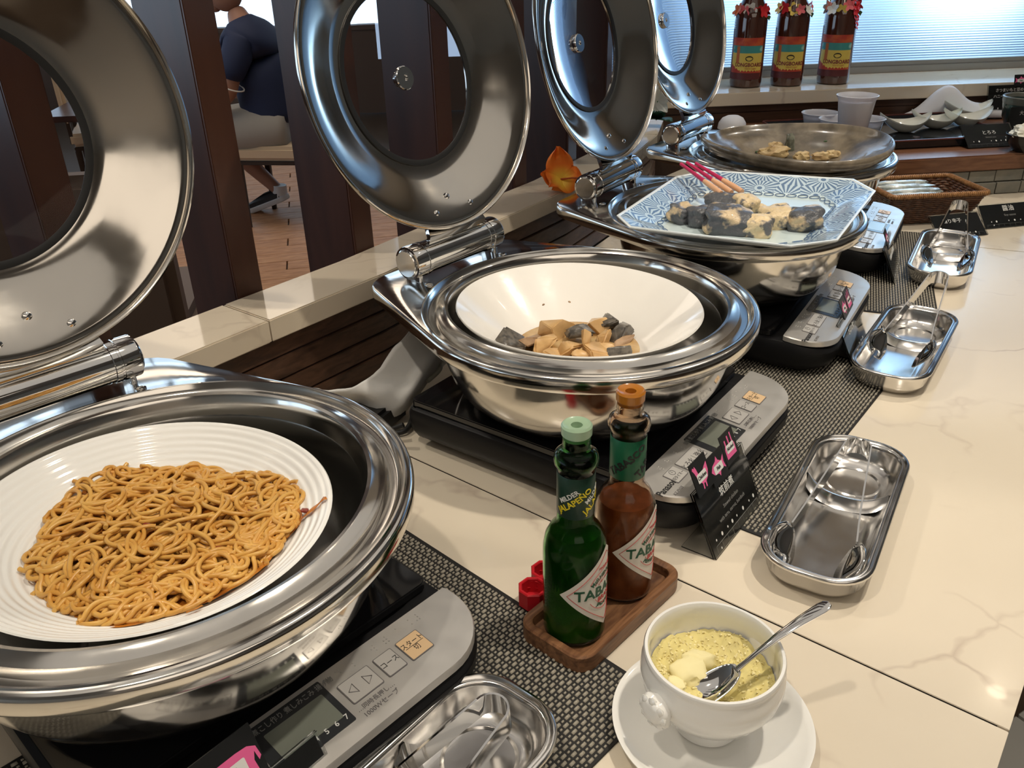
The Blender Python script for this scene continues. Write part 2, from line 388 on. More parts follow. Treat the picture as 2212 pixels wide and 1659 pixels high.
wtc = nt.nodes.new('ShaderNodeTexCoord'); wv = nt.nodes.new('ShaderNodeTexWave'); wv.bands_direction = 'Z'; wv.inputs['Scale'].default_value = 46; wv.inputs['Distortion'].default_value = .4
wmp = nt.nodes.new('ShaderNodeMapping'); wmp.inputs['Scale'].default_value = (.2, .2, 1); nt.links.new(wtc.outputs['Object'], wmp.inputs[0]); nt.links.new(wmp.outputs[0], wv.inputs['Vector'])
wcr = nt.nodes.new('ShaderNodeValToRGB'); wcr.color_ramp.elements[0].color = (.36, .57, .90, 1); wcr.color_ramp.elements[1].color = (.60, .80, 1, 1); wcr.color_ramp.elements[1].position = .55
nt.links.new(wv.outputs['Fac'], wcr.inputs[0]); nt.links.new(wcr.outputs[0], tr.inputs[0])
gl = nt.nodes.new('ShaderNodeBsdfGlossy'); gl.inputs['Roughness'].default_value = .25; mx = nt.nodes.new('ShaderNodeMixShader'); mx.inputs[0].default_value = .06
nt.links.new(tr.outputs[0], mx.inputs[1]); nt.links.new(gl.outputs[0], mx.inputs[2]); nt.links.new(mx.outputs[0], out.inputs[0])
V = []; F = []; nr = 500
p0 = BP[0]+bn*.26; p1 = BP[2]+bn*.26; p0.z = p1.z = 0
for i in range(nr):
    z = ZB+.03+(1.02-ZB-.03)*i/(nr-1); d = .0014*math.sin(2*PI*i/4.0)
    V += [tuple(p0+bn*d+Vector((0, 0, z))), tuple(p1+bn*d+Vector((0, 0, z)))]
for i in range(nr-1): F.append((2*i, 2*i+1, 2*i+3, 2*i+2))
mesh('frosted_pane', V, F, mp, W1, auto=0)
wa = math.atan2(bd.y, bd.x)
gc = b0+bd*.6+bn*.75
area('daylight_behind_pane', (gc.x, gc.y, .75), 3.0, 7.5, (.55, .74, 1), (R(-90), 0, wa), 1.1)
g2 = b0+bd*.20+bn*.48; area('window_glow_left', (g2.x, g2.y, .46), .30, 1.7, (.80, .93, 1), (R(-90), 0, wa), .3)
g3 = b0+bd*.80+bn*.44; area('window_glow_right', (g3.x, g3.y, .46), .22, 2.6, (.85, .98, 1), (R(-90), 0, wa), .2)
struct(box('wall_outside', tuple(b0+bd*1.35+bn*1.5+Vector((0, 0, .4))), (3.4, .08, 3.2), mat('outside_white', (.7, .75, .8), .8), rot=RZ(wa)))
struct(box('wall_partition', tuple(b0-bd*.33+bn*1.05+Vector((0, 0, .4))), (.08, 1.5, 3.2), M_DARKW, rot=RZ(wa)))
# ================================================================ COUNTER
CT = thing('buffet_counter', 'cream marble buffet counter with dark joints between its slabs, under everything', 'counter')
def slab(poly):
    return prism('slab', [(p.x, p.y) for p in poly], -.035, 0, M_COUNTER, CT, .0004)
ed = .012
def Lw(i): return offs(LP, .012)[i]
s1 = [uv(-.60, ed), uv(.5638, ed), Vector((-.128, .8405, 0))+Vector((-.115, .09, 0)), Lw(2), Lw(1), Lw(0)]
s1[2] = uv(.5738, -.787)
s2 = [uv(.5658, ed), uv(1.35, ed), Vector((1.10, 1.41, 0)), Vector((.888, 1.5115, 0)), Vector((.60, 1.652, 0)), Vector((.265, 1.80, 0)), Lw(7), Lw(6), Lw(5), Lw(4), uv(.5758, -.787)]
s3 = [Vector((1.101, 1.4125, 0)), Vector((2.3, 1.30, 0)), b0+bd*2.4, b0+bn*.02, Lw(9), Lw(8), Vector((.27, 1.803, 0)), Vector((.601, 1.6545, 0)), Vector((.889, 1.5135, 0))]
for s in (s1, s2, s3): slab(s)
prism('joint_filler', [(p.x, p.y) for p in (uv(-.6, .004), uv(1.35, .004), Vector((2.25, 1.33, 0)), b0+bd*2.3, b0, Lw(9), Lw(7), Lw(5), Lw(2), Lw(0))], -.06, -.0009, mat('dark_joint', (.012, .009, .007), .9, spec=.1), CT)
box('front_cabinet', tuple(uv(.35, -.40, FL/2-.03)), (1.9, .72, -FL-.06), M_WOODP, CT, .002, rot=RZ(UA))
# ---- woven placemats (raised strips over a black ground)
M_MATB = mat('mat_black', (.012, .011, .010), .6); M_MATL = mat('mat_taupe', (.33, .30, .24), .45, .0)
def placemat(label, loc, ang, L=.45, W=.32):
    """origin at the mat's near-front corner; x runs along the counter, y towards the wall"""
    t = thing('woven_placemat', label, 'placemat', loc, ang, 'woven placemats under the cookers')
    box('mat_base', (L/2, W/2, .0008), (L, W, .0014), M_MATB, t, .0004)
    px, py = .0056, .0042; nx, ny = int(L/px)-1, int(W/py)-1
    X, Y = np.meshgrid(np.arange(nx), np.arange(ny), indexing='ij'); X = X.ravel(); Y = Y.ravel()
    lenm = np.where((X+Y) % 2 == 0, .0047, .0022); widm = np.where((X+Y) % 2 == 0, .0026, .0016)
    cx = (X+.5)*px+np.where(Y % 2 == 0, 0, .0012)+.003; cy = (Y+.5)*py+.002; c = np.stack([cx, cy], 1)
    hx, hy = lenm/2, widm/2
    z0, z1 = .0015, np.where((X+Y) % 2 == 0, .0030, .0024)
    V = np.zeros((len(X), 8, 3))
    for k, (sx, sy) in enumerate(((-1, -1), (1, -1), (1, 1), (-1, 1))):
        V[:, k, 0] = cx+sx*hx; V[:, k, 1] = cy+sy*hy; V[:, k, 2] = z0
        V[:, 4+k, 0] = cx+sx*hx*.86; V[:, 4+k, 1] = cy+sy*hy*.6; V[:, 4+k, 2] = z1
    base = (np.arange(len(X))*8)[:, None, None]
    q = np.array([(4, 5, 6, 7), (0, 1, 5, 4), (1, 2, 6, 5), (2, 3, 7, 6), (3, 0, 4, 7)])[None]
    F = (base+q).reshape(-1, 4)
    me = bpy.data.meshes.new('weave'); me.vertices.add(len(X)*8); me.vertices.foreach_set('co', V.reshape(-1))
    me.loops.add(F.size); me.loops.foreach_set('vertex_index', F.reshape(-1).astype(np.int32)); me.polygons.add(len(F))
    me.polygons.foreach_set('loop_start', np.arange(0, F.size, 4, dtype=np.int32)); me.polygons.foreach_set('loop_total', np.full(len(F), 4, dtype=np.int32)); me.update(calc_edges=True)
    o = finish('weave', me, M_MATL, t, smooth=False); o['kind'] = 'stuff'; return t
m1a = R(45.5)
placemat('black and taupe woven placemat under the nearest cooker, beside the bottle holder', at(1341, 1444)+Vector((.030, -.030, 0))-Vector((math.cos(m1a), math.sin(m1a), 0))*.45, m1a)
placemat('black and taupe woven placemat under the second cooker, reaching the second tray', uv(.672, -.226), UA+R(.5), .45, .33)
placemat('taupe woven placemat under the farthest cooker and tray', Vector((.66, 1.184, 0)), R(68.6), .45, .30)
# ================================================================ CHAFING DISHES
HR, DH, EH, RL = .165, .206, .0255, .179
CH = [(-.2675, .522, 134.8, 99.6), (.086, .882, 139.4, 103.0), (.335, 1.228, 145.2, 102.3), (.531, 1.593, 143.5, 103.4)]
COOK = [((-.1616, .433), 47), ((.203, .7985), 53), ((.4385, 1.139), 57.9), ((.6495, 1.502), 60.3)]
def hull(P):
    P = sorted(P); lo = []; up = []
    cr = lambda o, a, b: (a[0]-o[0])*(b[1]-o[1])-(a[1]-o[1])*(b[0]-o[0])
    for p in P:
        while len(lo) > 1 and cr(lo[-2], lo[-1], p) <= 0: lo.pop()
        lo.append(p)
    for p in P[::-1]:
        while len(up) > 1 and cr(up[-2], up[-1], p) <= 0: up.pop()
        up.append(p)
    return lo[:-1]+up[:-1]
RO_ = .191; NA = 144
pts = [(RO_*math.cos(2*PI*i/180), RO_*math.sin(2*PI*i/180)) for i in range(180)]
for sy in (-1, 1): pts += [(.209+.043*math.cos(2*PI*i/60), sy*.078+.043*math.sin(2*PI*i/60)) for i in range(60)]
HU = hull(pts)
def rad_at(a):
    dx, dy = math.cos(a), math.sin(a); best = RO_
    for i in range(len(HU)):
        x1, y1 = HU[i]; x2, y2 = HU[(i+1) % len(HU)]; ex, ey = x2-x1, y2-y1; den = dx*ey-dy*ex
        if abs(den) < 1e-12: continue
        t = (x1*ey-y1*ex)/den; s = (x1*dy-y1*dx)/den
        if t > 0 and -1e-6 <= s <= 1+1e-6: best = max(best, t)
    return best
ANG = [2*PI*i/NA for i in range(NA)]; OUT = [rad_at(a) for a in ANG]
def ringc(r, z): return [(r*math.cos(a), r*math.sin(a), z) for a in ANG]
def ringo(d, z): return [((o-d)*math.cos(a), (o-d)*math.sin(a), z) for a, o in zip(ANG, OUT)]
def ringm(w, z):   # between the circle r=.1855 and the outer outline
    return [((.1855*(1-w)+(o-.003)*w)*math.cos(a), (.1855*(1-w)+(o-.003)*w)*math.sin(a), z) for a, o in zip(ANG, OUT)]
def make_chafer():
    t = thing('chafing_dish', 'x', 'chafing dish')
    lathe('body', [(.0, .0582), (.116, .0582), (.126, .0600), (.138, .0665), (.149, .0780), (.157, .093), (.1625, .112), (.1655, .130), (.167, .149), (.165, .149), (.161, .115), (.150, .083), (.13, .069), (0, .066)], M_STEEL, t, 96)
    rg = [ringc(.1500, .150), ringc(.1532, .160), ringc(.1542, .1655), ringc(.1560, .1690), ringc(.1590, .1698), ringc(.1615, .1680), ringc(.1660, .1668), ringc(.1685, .1660), ringc(.1700, .1625), ringc(.1712, .1600),
          ringc(.1770, .1598), ringc(.1800, .1612), ringc(.1818, .1660), ringc(.1832, .1680), ringc(.1848, .1682), ringm(.02, .1670), ringm(.5, .1668), ringm(1, .1666), ringo(.0012, .1655), ringo(0, .1625),
          ringo(.0006, .153), ringo(.0022, .1495), ringo(.0035, .151), ringo(.004, .158), ringc(.172, .158), ringc(.156, .158), ringc(.1515, .150)]
    loft('rim', rg+[rg[0]], M_STEEL, t, False, False, auto=45)
    lathe('water_pan', [(.1512, .152), (.1495, .150), (.1470, .130), (.1400, .108), (.1250, .094), (.100, .089), (0, .088), ], M_PAN, t, 72)
    # hinge barrel across the back, axis along local y
    hb = .079; r0 = .0205
    hg = bpy.data.objects.new('hinge', None)
    prof = [(0, -hb), (r0*.8, -hb), (r0*.86, -hb+.0012), (r0*.98, -hb+.0015), (r0, -hb+.003), (r0, -hb+.018), (r0*.965, -hb+.0185), (r0*.965, -hb+.0205), (r0, -hb+.021), (r0, -hb+.026), (r0*.955, -hb+.0265)]
    prof = prof+[(r, -z) for r, z in prof[::-1]]
    V = []
    for r, z in prof:
        for j in range(40): a = 2*PI*j/40; V.append((DH+r*math.cos(a), z, HR+EH+r*math.sin(a)))
    h = mesh('hinge', V, grid_faces(40, len(prof)), M_CHROME, t); bpy.data.objects.remove(hg)
    for s in (-1, 1):
        V2 = [(DH+r*math.cos(2*PI*j/24), s*(hb+z), HR+EH+r*math.sin(2*PI*j/24)) for r, z in ((r0*.80, .0006), (r0*.76, .0016), (0.0001, .0018)) for j in range(24)]
        mesh('end_cap', V2, grid_faces(24, 3), M_TRAY, h)
        br = prism('bracket', rrect(.026, .006, .002, 3), .1665, HR+EH-.014, M_CHROME, h, .0008); br.location = (DH, s*.068, 0)
        rv = lathe('rivet', [(0, .0012), (.0035, .0010), (.0052, .0001), (.0052, -.001)], M_CHROME, h, 16, loc=(DH-.024, s*.068, .1672))
    # lid, modelled closed and swung open about the hinge axis
    lid = lathe('lid', [(.1795, -.0015), (.1800, .0020), (.1785, .0042), (.1750, .0046), (.170, .0052), (.160, .0095), (.148, .0160), (.136, .0230), (.124, .0295), (.114, .0340), (.1070, .0365), (.1030, .0370), (.1010, .0385), (.0985, .0380),
                (.0985, .0340), (.1020, .0330), (.1060, .0322), (.1110, .0315), (.120, .0275), (.132, .0210), (.146, .0140), (.158, .0078), (.1690, .0033), (.1735, .0022), (.1755, .0028), (.1762, -.0008), (.1782, -.0022), (.1795, -.0015)], M_LID, t, 120, auto=50)
    for v in lid.data.vertices: v.co -= Vector((DH, 0, EH))
    lid.location = (DH, 0, HR+EH)
    def sub(o):
        for v in o.data.vertices: v.co -= Vector((DH, 0, EH))
        o.parent = lid; return o
    sub(lathe('gasket', [(.0958, .0338), (.0955, .0322), (.0985, .0312), (.1022, .0312), (.1026, .0326), (.0984, .0338)], M_RUBBER, None, 96))
    sub(lathe('lid_glass', [(0, .0470), (.03, .0462), (.06, .0436), (.085, .0388), (.0982, .0354), (.0982, .0341), (.085, .0374), (.06, .0422), (.03, .0448), (0, .0456)], M_GLASS, None, 72, auto=60))
    sub(lathe('washer', [(0, .0452), (.0130, .0452), (.0138, .0442), (.0138, .0415), (.0128, .0402), (.0036, .0402), (.0030, .0425), (0, .0425)], M_CHROME, None, 32))
    sub(lathe('knob', [(0, .0472), (.008, .0472), (.0095, .049), (.0095, .052), (0, .053)], M_CHROME, None, 32))
    for x, y in ((.158, .030), (.158, -.030), (.143, 0)):
        z = .0079 if x > .15 else .0157
        sub(lathe('screw', [(0, -.0028), (.0020, -.0026), (.0040, -.0012), (.0044, .0010)], M_CHROME, None, 16, loc=(x, y, z)))
    arm = loft('lid_arm', [[(x, y*s, z) for y, s in ((-.045, w), (.045, w))]+[(x, y*s, z+.006) for y, s in ((.045, w), (-.045, w))] for x, z, w in ((.135, .030, .6), (.150, .0215, .8), (.165, .0125, 1), (.182, .0062, 1.1), (.192, .012, 1.1), (.2, .018, 1.1))], M_CHROME, None)
    sub(arm)
    return t, lid
CLAB = ['nearest chafing dish, lid cut off by the left edge, holding the plate of spaghetti', 'second chafing dish, its whole round glass lid open, holding the white bowl of stew',
        'third chafing dish, behind the stew one, under the blue and white platter of fish', 'farthest chafing dish, beside the ribbed window, under the brown stoneware bowl']
chafers = []
c0, l0 = make_chafer()
for i, (x, y, th, ph) in enumerate(CH):
    c = c0 if i == 0 else copy_tree(c0)
    c.location = (x, y, 0); c.rotation_euler = (0, 0, R(th)); c['label'] = CLAB[i]; c['group'] = 'stainless chafing dishes in a row'
    for ch in c.children:
        if ch.name.startswith('lid'): ch.rotation_euler = (0, R(ph), 0)
    chafers.append(c)
# ================================================================ INDUCTION COOKERS
def make_cooker():
    t = thing('induction_cooker', 'x', 'cooker')
    # body outline: square at the back, large rounded corners at the front
    def outline(d, rb=.012, rf=.052):
        P = []
        for cx, cy, a0, r in ((.149-rf, -.066+rf, 270, rf), (.149-rb, .300-rb, 0, rb), (-.149+rb, .300-rb, 90, rb), (-.149+rf, -.066+rf, 180, rf)):
            for k in range(9): a = R(a0+90*k/8); P.append((cx+(r-d)*math.cos(a), cy+(r-d)*math.sin(a)))
        return P
    def zt(y, z): return z-(max(0, -.012-y))*.20
    def rg(d, z, slope=True): return [(x, y, zt(y, z) if slope else z) for x, y in outline(d)]
    loft('body', [rg(.014, .006, False), rg(.008, .010, False), rg(.001, .022, False), rg(0, .034, False), rg(0, .043), rg(.002, .048), rg(.005, .0495), rg(.03, .0495)], M_BLACK, t)
    for sx in (-1, 1):
        for y in (-.02, .26): lathe('foot', [(0, 0), (.011, 0), (.012, .0075), (0, .0075)], M_RUBBER, t, 12, loc=(sx*.115, y, 0))
    prism('glass_top', [(x, y+.1555) for x, y in rrect(.285, .283, .008, 4)], .0497, .0580, M_GLASSBLK, t, .0012)
    # silver control panel, sloping gently to the front
    P = []
    rf = .050
    for cx, cy, a0 in ((.1475-rf, -.0645+rf, 270),):
        for k in range(11): a = R(a0+90*k/10); P.append((cx+rf*math.cos(a), cy+rf*math.sin(a)))
    P += [(.1472, -.004), (.1455, -.0012), (-.1455, -.0012), (-.1472, -.004)]
    for k in range(11): a = R(180+90*k/10); P.append((-.1475+rf+rf*math.cos(a), -.0645+rf+rf*math.sin(a)))
    def slope(x, y, z): return (x, y, z+y*.10)
    pn = loft('control_panel', [[slope(x*.999, y, .0498) for x, y in P], [slope(x, y, .0560) for x, y in P], [slope(x*.992, y*.99-.0003, .0574) for x, y in P]], M_PANEL, t, auto=30)
    S = Matrix(((1, 0, 0, 0), (0, 1, 0, 0), (0, .10, 1, .0574), (0, 0, 0, 1)))
    M_LCD = mat('lcd_glass', (.19, .205, .17), .15); M_BEZ = mat('lcd_bezel', (.030, .032, .035), .2); M_OR = mat('orange_key', (.80, .56, .32), .4); M_KEY = mat('key_film', (.60, .58, .55), .35, .3); M_GREY = mat('grey_line', (.15, .14, .14), .4)
    def key(x0, x1, y0, y1, m=M_KEY, nm='button', fr=True):
        b = prism(nm, [((x0+x1)/2+x, (y0+y1)/2+y) for x, y in rrect(x1-x0, y1-y0, .0012, 2)], .00004, .0007, M_GREY if fr else m, t, 0, xf=S)
        if fr: prism('key_face', [((x0+x1)/2+x, (y0+y1)/2+y) for x, y in rrect(x1-x0-.0014, y1-y0-.0014, .0008, 2)], .00072, .00095, m, b, 0, xf=S)
        return b
    z = .0010
    disp = key(-.046, .016, -.050, -.0055, M_BEZ, 'display', False)
    prism('screen', [(x-.013, y-.0295) for x, y in rrect(.048, .026, .001, 2)], .0007, .0009, M_LCD, disp, 0, xf=S)
    text('加熱 煮こし作り 煮しみこみ 揚げ物', .0060, M_GPRINT, disp, S @ T(-.014, -.0110, z), sx=.82, bold=.00004)
    for k in range(7): text(str(k+1), .0062, M_WPRINT, disp, S @ T(-.038+k*.0083, -.0440, z), bold=.00005)
    t1 = key(-.118, -.096, -.036, -.018); text('切タイマー', .0048, M_INK, t1, S @ T(-.107, -.0305, z), sx=.85)
    ckb = Bag(); V, F = tube_data([(.0034*math.cos(a), .0034*math.sin(a), 0) for a in [2*PI*q/20 for q in range(20)]], .00025, 4, True); ckb.add([S @ T(-.107, -.0233, z) @ v for v in V], F)
    V, F = tube_data([(0, .0022, 0), (0, 0, 0), (.0016, 0, 0)], .00025, 4); ckb.add([S @ T(-.107, -.0233, z) @ v for v in V], F); ckb.obj('clock_symbol', M_INK, t1)
    t2 = key(-.092, -.051, -.036, -.018); text('とろ火│強火', .0075, M_INK, t2, S @ T(-.0715, -.029, z), sx=.95)
    t3 = key(.022, .050, -.040, -.019)
    for xx, sg in ((.029, -1), (.043, 1)):
        V, F = tube_data([(xx+sg*.0035, -.0295, .0011), (xx-sg*.0025, -.0250, .0011), (xx-sg*.0025, -.0340, .0011)], .0004, 5, True)
        mesh('arrow', [S @ v for v in V], F, M_GREY, t3)
    t4 = key(.055, .0725, -.040, -.019); text('コース', .0062, M_INK, t4, S @ T(.0638, -.0295, z), sx=.9)
    t5 = key(.077, .0985, -.041, -.019, M_OR); text('スタート\n切', .0062, M_INK, t5, S @ T(.088, -.030, z), sx=.85)
    box('key_line', tuple(S @ Vector((.088, -.0298, z))), (.017, .0004, .0002), M_INK, t5, 0)
    text('Panasonic', .0105, M_INK, pn, S @ T(-.128, -.030, .0002), bold=.0002, sx=.95).rotation_euler = (0, 0, 0)
    text('KZ-PH33', .0046, M_GREY, pn, S @ T(-.128, -.041, .0002)); text('…同時長押し…', .0048, M_GREY, pn, S @ T(.037, -.0455, .0002)); text('1000Wセーブ', .0052, M_GREY, pn, S @ T(.037, -.0520, .0002))
    bag = Bag(); rr = random.Random(3)
    for gx in (-.108, -.092, -.075, -.062, .030, .044, .062, .074, .088, .098, .106):
        for q in range(6):
            if rr.random() < .62:
                x, y = gx+(q % 2)*.0028, -.0075-(q//2)*.0028
                V = [(x+r*math.cos(2*PI*j/6), y+r*math.sin(2*PI*j/6), h) for r, h in ((.0008, 0), (.0005, .0005)) for j in range(6)]
                bag.add([S @ Vector(v) for v in V], [(j, (j+1) % 6, 6+(j+1) % 6, 6+j) for j in range(6)]+[tuple(range(6, 12))])
    bag.obj('braille_dots', M_PANEL, pn)
    bk = lathe('ring_print', [(.100, .05805), (.102, .05815), (.104, .05805)], M_GREY, t, 64, loc=(0, .16, 0))
    return t
KLAB = ['nearest induction cooker, its silver control panel filling the bottom of the picture', 'second induction cooker, with its silver panel behind the sauce bottles and the Chicken card',
        'third induction cooker, its panel beside the mirror-like card and second tray', 'farthest induction cooker, its panel half hidden behind the fish platter']
k0 = make_cooker()
for i, ((x, y), a) in enumerate(COOK):
    k = k0 if i == 0 else copy_tree(k0)
    k.location = (x, y, .0032 if i != 2 else .0032); k.rotation_euler = (0, 0, R(a)); k['label'] = KLAB[i]; k['group'] = 'induction cookers under the chafing dishes'
for o in bpy.data.objects:      # the cookers stand on mats 3 mm thick, so the dishes stand 3 mm higher than drawn
    if o.parent is None and o.name.startswith('chafing_dish'): o.location.z = .0034
# ================================================================ TRAYS AND TONGS
def make_tray():
    t = thing('tong_tray', 'x', 'tray')
    L, W, r0 = .262, .102, .040
    def rr(d, z, n=8): return [(x, y, z) for x, y in rrect(L-2*d, W-2*d, max(r0-d, .004), n)]
    loft('pan', [rr(.020, .0005), rr(.012, .003), rr(.006, .012), rr(.0035, .024), rr(.0005, .0275), rr(0, .0295), rr(.0012, .0315), rr(.0030, .0318), rr(.0042, .0300), rr(.0052, .0292), rr(.0068, .0300), rr(.0082, .0294), rr(.0095, .0260), rr(.012, .012), rr(.019, .0058), rr(.027, .0045)], M_TRAY, t, auto=50)
    # raised ridge that parts the round well from the long one
    V = []; n = 21
    for i in range(n):
        y = -.040+.080*i/(n-1); c = .030+.012*(y/.04)**2
        for dx, z in ((-.010, .0046), (-.005, .009), (-.0018, .0150), (.0018, .0150), (.006, .009), (.012, .0046)): V.append((c+dx, y, z+(abs(y)/.04)**4*.010))
    F = [(i*6+j, (i+1)*6+j, (i+1)*6+j+1, i*6+j+1) for i in range(n-1) for j in range(5)]
    mesh('ridge', V, F, M_TRAY, t, auto=60)
    lathe('well', [(.026, .0047), (.0275, .0062), (.029, .0047)], M_TRAY, t, 40, loc=(.078, 0, 0))
    return t
def make_tongs():
    """serving tongs seen from above: bow at +x, one fork and one spoon jaw at -x; flat bands stand on edge"""
    t = thing('serving_tongs', 'x', 'tongs')
    up = Vector((0, 0, 1))
    bow = [(.088+.013*math.cos(a), .013*math.sin(a), .0) for a in [R(-90+180*q/12) for q in range(13)]]
    arm1 = smooth_path([(.088, .013, 0), (.03, .0195, -.001), (-.02, .0255, -.002), (-.05, .030, -.003)], 5); arm2 = [Vector((p.x, -p.y, p.z)) for p in arm1]
    def band(P, w0, w1, name):
        n = len(P); V = []
        for i, p in enumerate(P):
            p = Vector(p); tt = (Vector(P[min(i+1, n-1)])-Vector(P[max(i-1, 0)])).normalized(); nn = Vector((-tt.y, tt.x, 0))*.0008; w = w0+(w1-w0)*i/(n-1)
            V += [p+nn-up*w, p+nn+up*w, p-nn+up*w, p-nn-up*w]
        F = [(4*i+j, 4*i+(j+1) % 4, 4*i+4+(j+1) % 4, 4*i+4+j) for i in range(n-1) for j in range(4)]+[(0, 3, 2, 1), (4*n-4, 4*n-3, 4*n-2, 4*n-1)]
        return mesh(name, V, F, M_CHROME, t, auto=40)
    band(bow, .0100, .0100, 'bow'); band(arm1, .0100, .0042, 'arm'); band(arm2, .0100, .0042, 'arm')
    def jaw(sy, fork):
        V = []; F = []; nx, ny = 15, 7
        for i in range(nx):
            s = i/(nx-1); x = -.050-.052*s; wid = .0035+.0145*math.sin(min(1, s*1.25+.08)*PI*.62) if s < .8 else .0175*math.sqrt(max(.04, 1-((s-.8)/.2)**2*.85))
            for j in range(ny):
                q = (j/(ny-1)-.5)*2; z = -.003+q*wid*.78; y = sy*(.030+.008*s*(1-s)*4*(1-q*q)+.0005+q*wid*.62)
                V.append((x, y, z))
        for i in range(nx-1):
            for j in range(ny-1):
                if fork and i > 8 and j in (1, 4): continue
                F.append((i*ny+j, i*ny+j+1, (i+1)*ny+j+1, (i+1)*ny+j))
        o = mesh('fork_jaw' if fork else 'spoon_jaw', V, F, M_CHROME, t, auto=60)
        md = o.modifiers.new('solid', 'SOLIDIFY'); md.thickness = .0009; md.offset = 0
        return o
    jaw(1, True); jaw(-1, False)
    return t
TR = [((-.081, .3536), 50), ((.3245, .686), 58), ((.550, 1.057), 55), ((.771, 1.414), 59.5)]
TL = ['nearest steel tong tray, cut off by the bottom edge, beside the nearest cooker', 'whole steel tong tray right of the Chicken card, tongs lying inside it',
      'steel tong tray in the middle distance, tongs bow propped over its far rim', 'farthest steel tong tray, in front of the wicker basket']
t0 = make_tray()
for i, ((x, y), a) in enumerate(TR):
    o = t0 if i == 0 else copy_tree(t0); o.location = (x, y, .0032 if i == 0 else .0); o.rotation_euler = (0, 0, R(a)); o['label'] = TL[i]; o['group'] = 'steel tong trays along the buffet'
    if i in (1, 2, 3): o.rotation_euler = (R(0), 0, R(a))
g0 = make_tongs()
def place(o, loc, a, pitch=0, roll=0): o.location = loc; o.rotation_mode = 'ZYX' if False else 'XYZ'; o.matrix_world = T(*loc) @ RZ(a) @ RY(pitch) @ RX(roll)
GL = ['steel tongs lying in the nearest tray, with a narrow bow', 'steel tongs with fork and spoon jaws lying flat in the whole tray', 'steel tongs in the middle tray, broad bow standing above its far rim', 'steel tongs in the farthest tray, bow raised in front of the basket']
gp = []
def tongs(i, px, py, z, a, pitch, roll=0):
    o = g0 if i == 0 else copy_tree(g0); p = at(px, py, z); place(o, p, a, pitch, roll); o['label'] = GL[i]; o['group'] = 'steel serving tongs'; return o
def tongs(i, lx, ly, z, yaw, pitch):
    o = g0 if i == 0 else copy_tree(g0); (x, y), a = TR[i]; a = R(a); c = Vector((x, y, z))+Vector((math.cos(a), math.sin(a), 0))*lx+Vector((-math.sin(a), math.cos(a), 0))*ly
    o.location = c; o.rotation_euler = (0, R(pitch), a+R(yaw)); o['label'] = GL[i]; o['group'] = 'steel serving tongs'; return o
tongs(0, .002, .0, .0345, -2, -5)
tongs(1, -.006, .002, .0310, 0, -6)
tongs(2, .040, -.004, .052, -3, -15)
tongs(3, .040, -.004, .052, 1, -15)
# ================================================================ PLATES, BOWLS AND FOOD
PL1 = Vector((-.276, .515, 0))
def ribs(a, r): return 1
prof = [(0, .131), (.060, .131), (.066, .1305)]
for k in range(91):
    s = k/90; r = .068+.064*s; z = .1315+.030*(s**1.5)+.00042*math.sin(2*PI*11*s)*min(1, s*3)
    prof.append((r, z))
prof += [(.1345, .1622), (.1355, .1612), (.1345, .1600), (.120, .1500), (.095, .1360), (.070, .1265), (.066, .1235), (.062, .1235), (.060, .1270), (0, .1275)]
def ov(a, r, e=.045, a0=R(152)): return 1+e*math.cos(2*(a-a0))*min(1, r/.1)
pl = lathe('ribbed_plate', prof, M_WHITE, None, 120, auto=60, rf=ov); pl.location = PL1
tag(pl, 'large white oval plate with fine concentric ribs under the spaghetti', 'plate')
# wire rack that carries the dishes inside each pan
def rack(loc, z, rr=.075, lab=''):
    t = thing('plate_rest', lab, 'stand', (loc[0], loc[1], 0))
    tube('ring', [(rr*math.cos(2*PI*i/40), rr*math.sin(2*PI*i/40), z-.002) for i in range(40)], .002, M_PAN, t, 8, True)
    for k in range(4):
        a = R(45+90*k); tube('leg', [(rr*math.cos(a), rr*math.sin(a), z-.003), (rr*math.cos(a), rr*math.sin(a), .0925)], .002, M_PAN, t, 8)
    return t
rack(PL1, .1232, .064, 'dark steel ring stand under the spaghetti plate')
# spaghetti -----------------------------------------------------------
SP = [at(*p, .150) for p in ((48, 1225), (70, 1150), (115, 1080), (215, 1010), (350, 996), (500, 1006), (590, 1016), (636, 1060), (640, 1120), (600, 1180), (520, 1245), (420, 1295), (320, 1322), (200, 1332), (130, 1290), (75, 1250))]
sc_ = sum(SP, Vector())/len(SP)
SA = sorted([(math.atan2((p-sc_).y, (p-sc_).x), (p-sc_).xy.length) for p in SP])
def srad(a):
    a = (a+PI) % (2*PI)-PI
    for i in range(len(SA)):
        a1, r1 = SA[i-1]; a2, r2 = SA[i]
        if i == 0: a1 -= 2*PI
        if a1 <= a <= a2: return r1+(r2-r1)*(a-a1)/(a2-a1)
    a1, r1 = SA[-1]; a2, r2 = SA[0]; a2 += 2*PI
    return r1+(r2-r1)*(a-a1)/(a2-a1)
def plate_z(x, y):
    r = math.hypot(x-PL1.x, y-PL1.y); s = max(0, min(1, (r-.068)/.064)); return .1318+.030*s**1.5
def mound(x, y, top=.017):
    dx, dy = x-sc_.x, y-sc_.y; r = math.hypot(dx, dy)/srad(math.atan2(dy, dx)); return plate_z(x, y)+top*max(0, 1-r**2.6)**.6 if r < 1 else plate_z(x, y)
M_PASTA = mat('spaghetti', (.58, .28, .05), .30, noise=(60, (.68, .39, .095), .35, .65), sss=.0, coat=.2)
M_SAUCE = mat('tomato_cream_sauce', (.50, .17, .020), .22, noise=(90, (.26, .075, .012), .42, .66), coat=.4)
rs = random.Random(12)
bag = Bag()
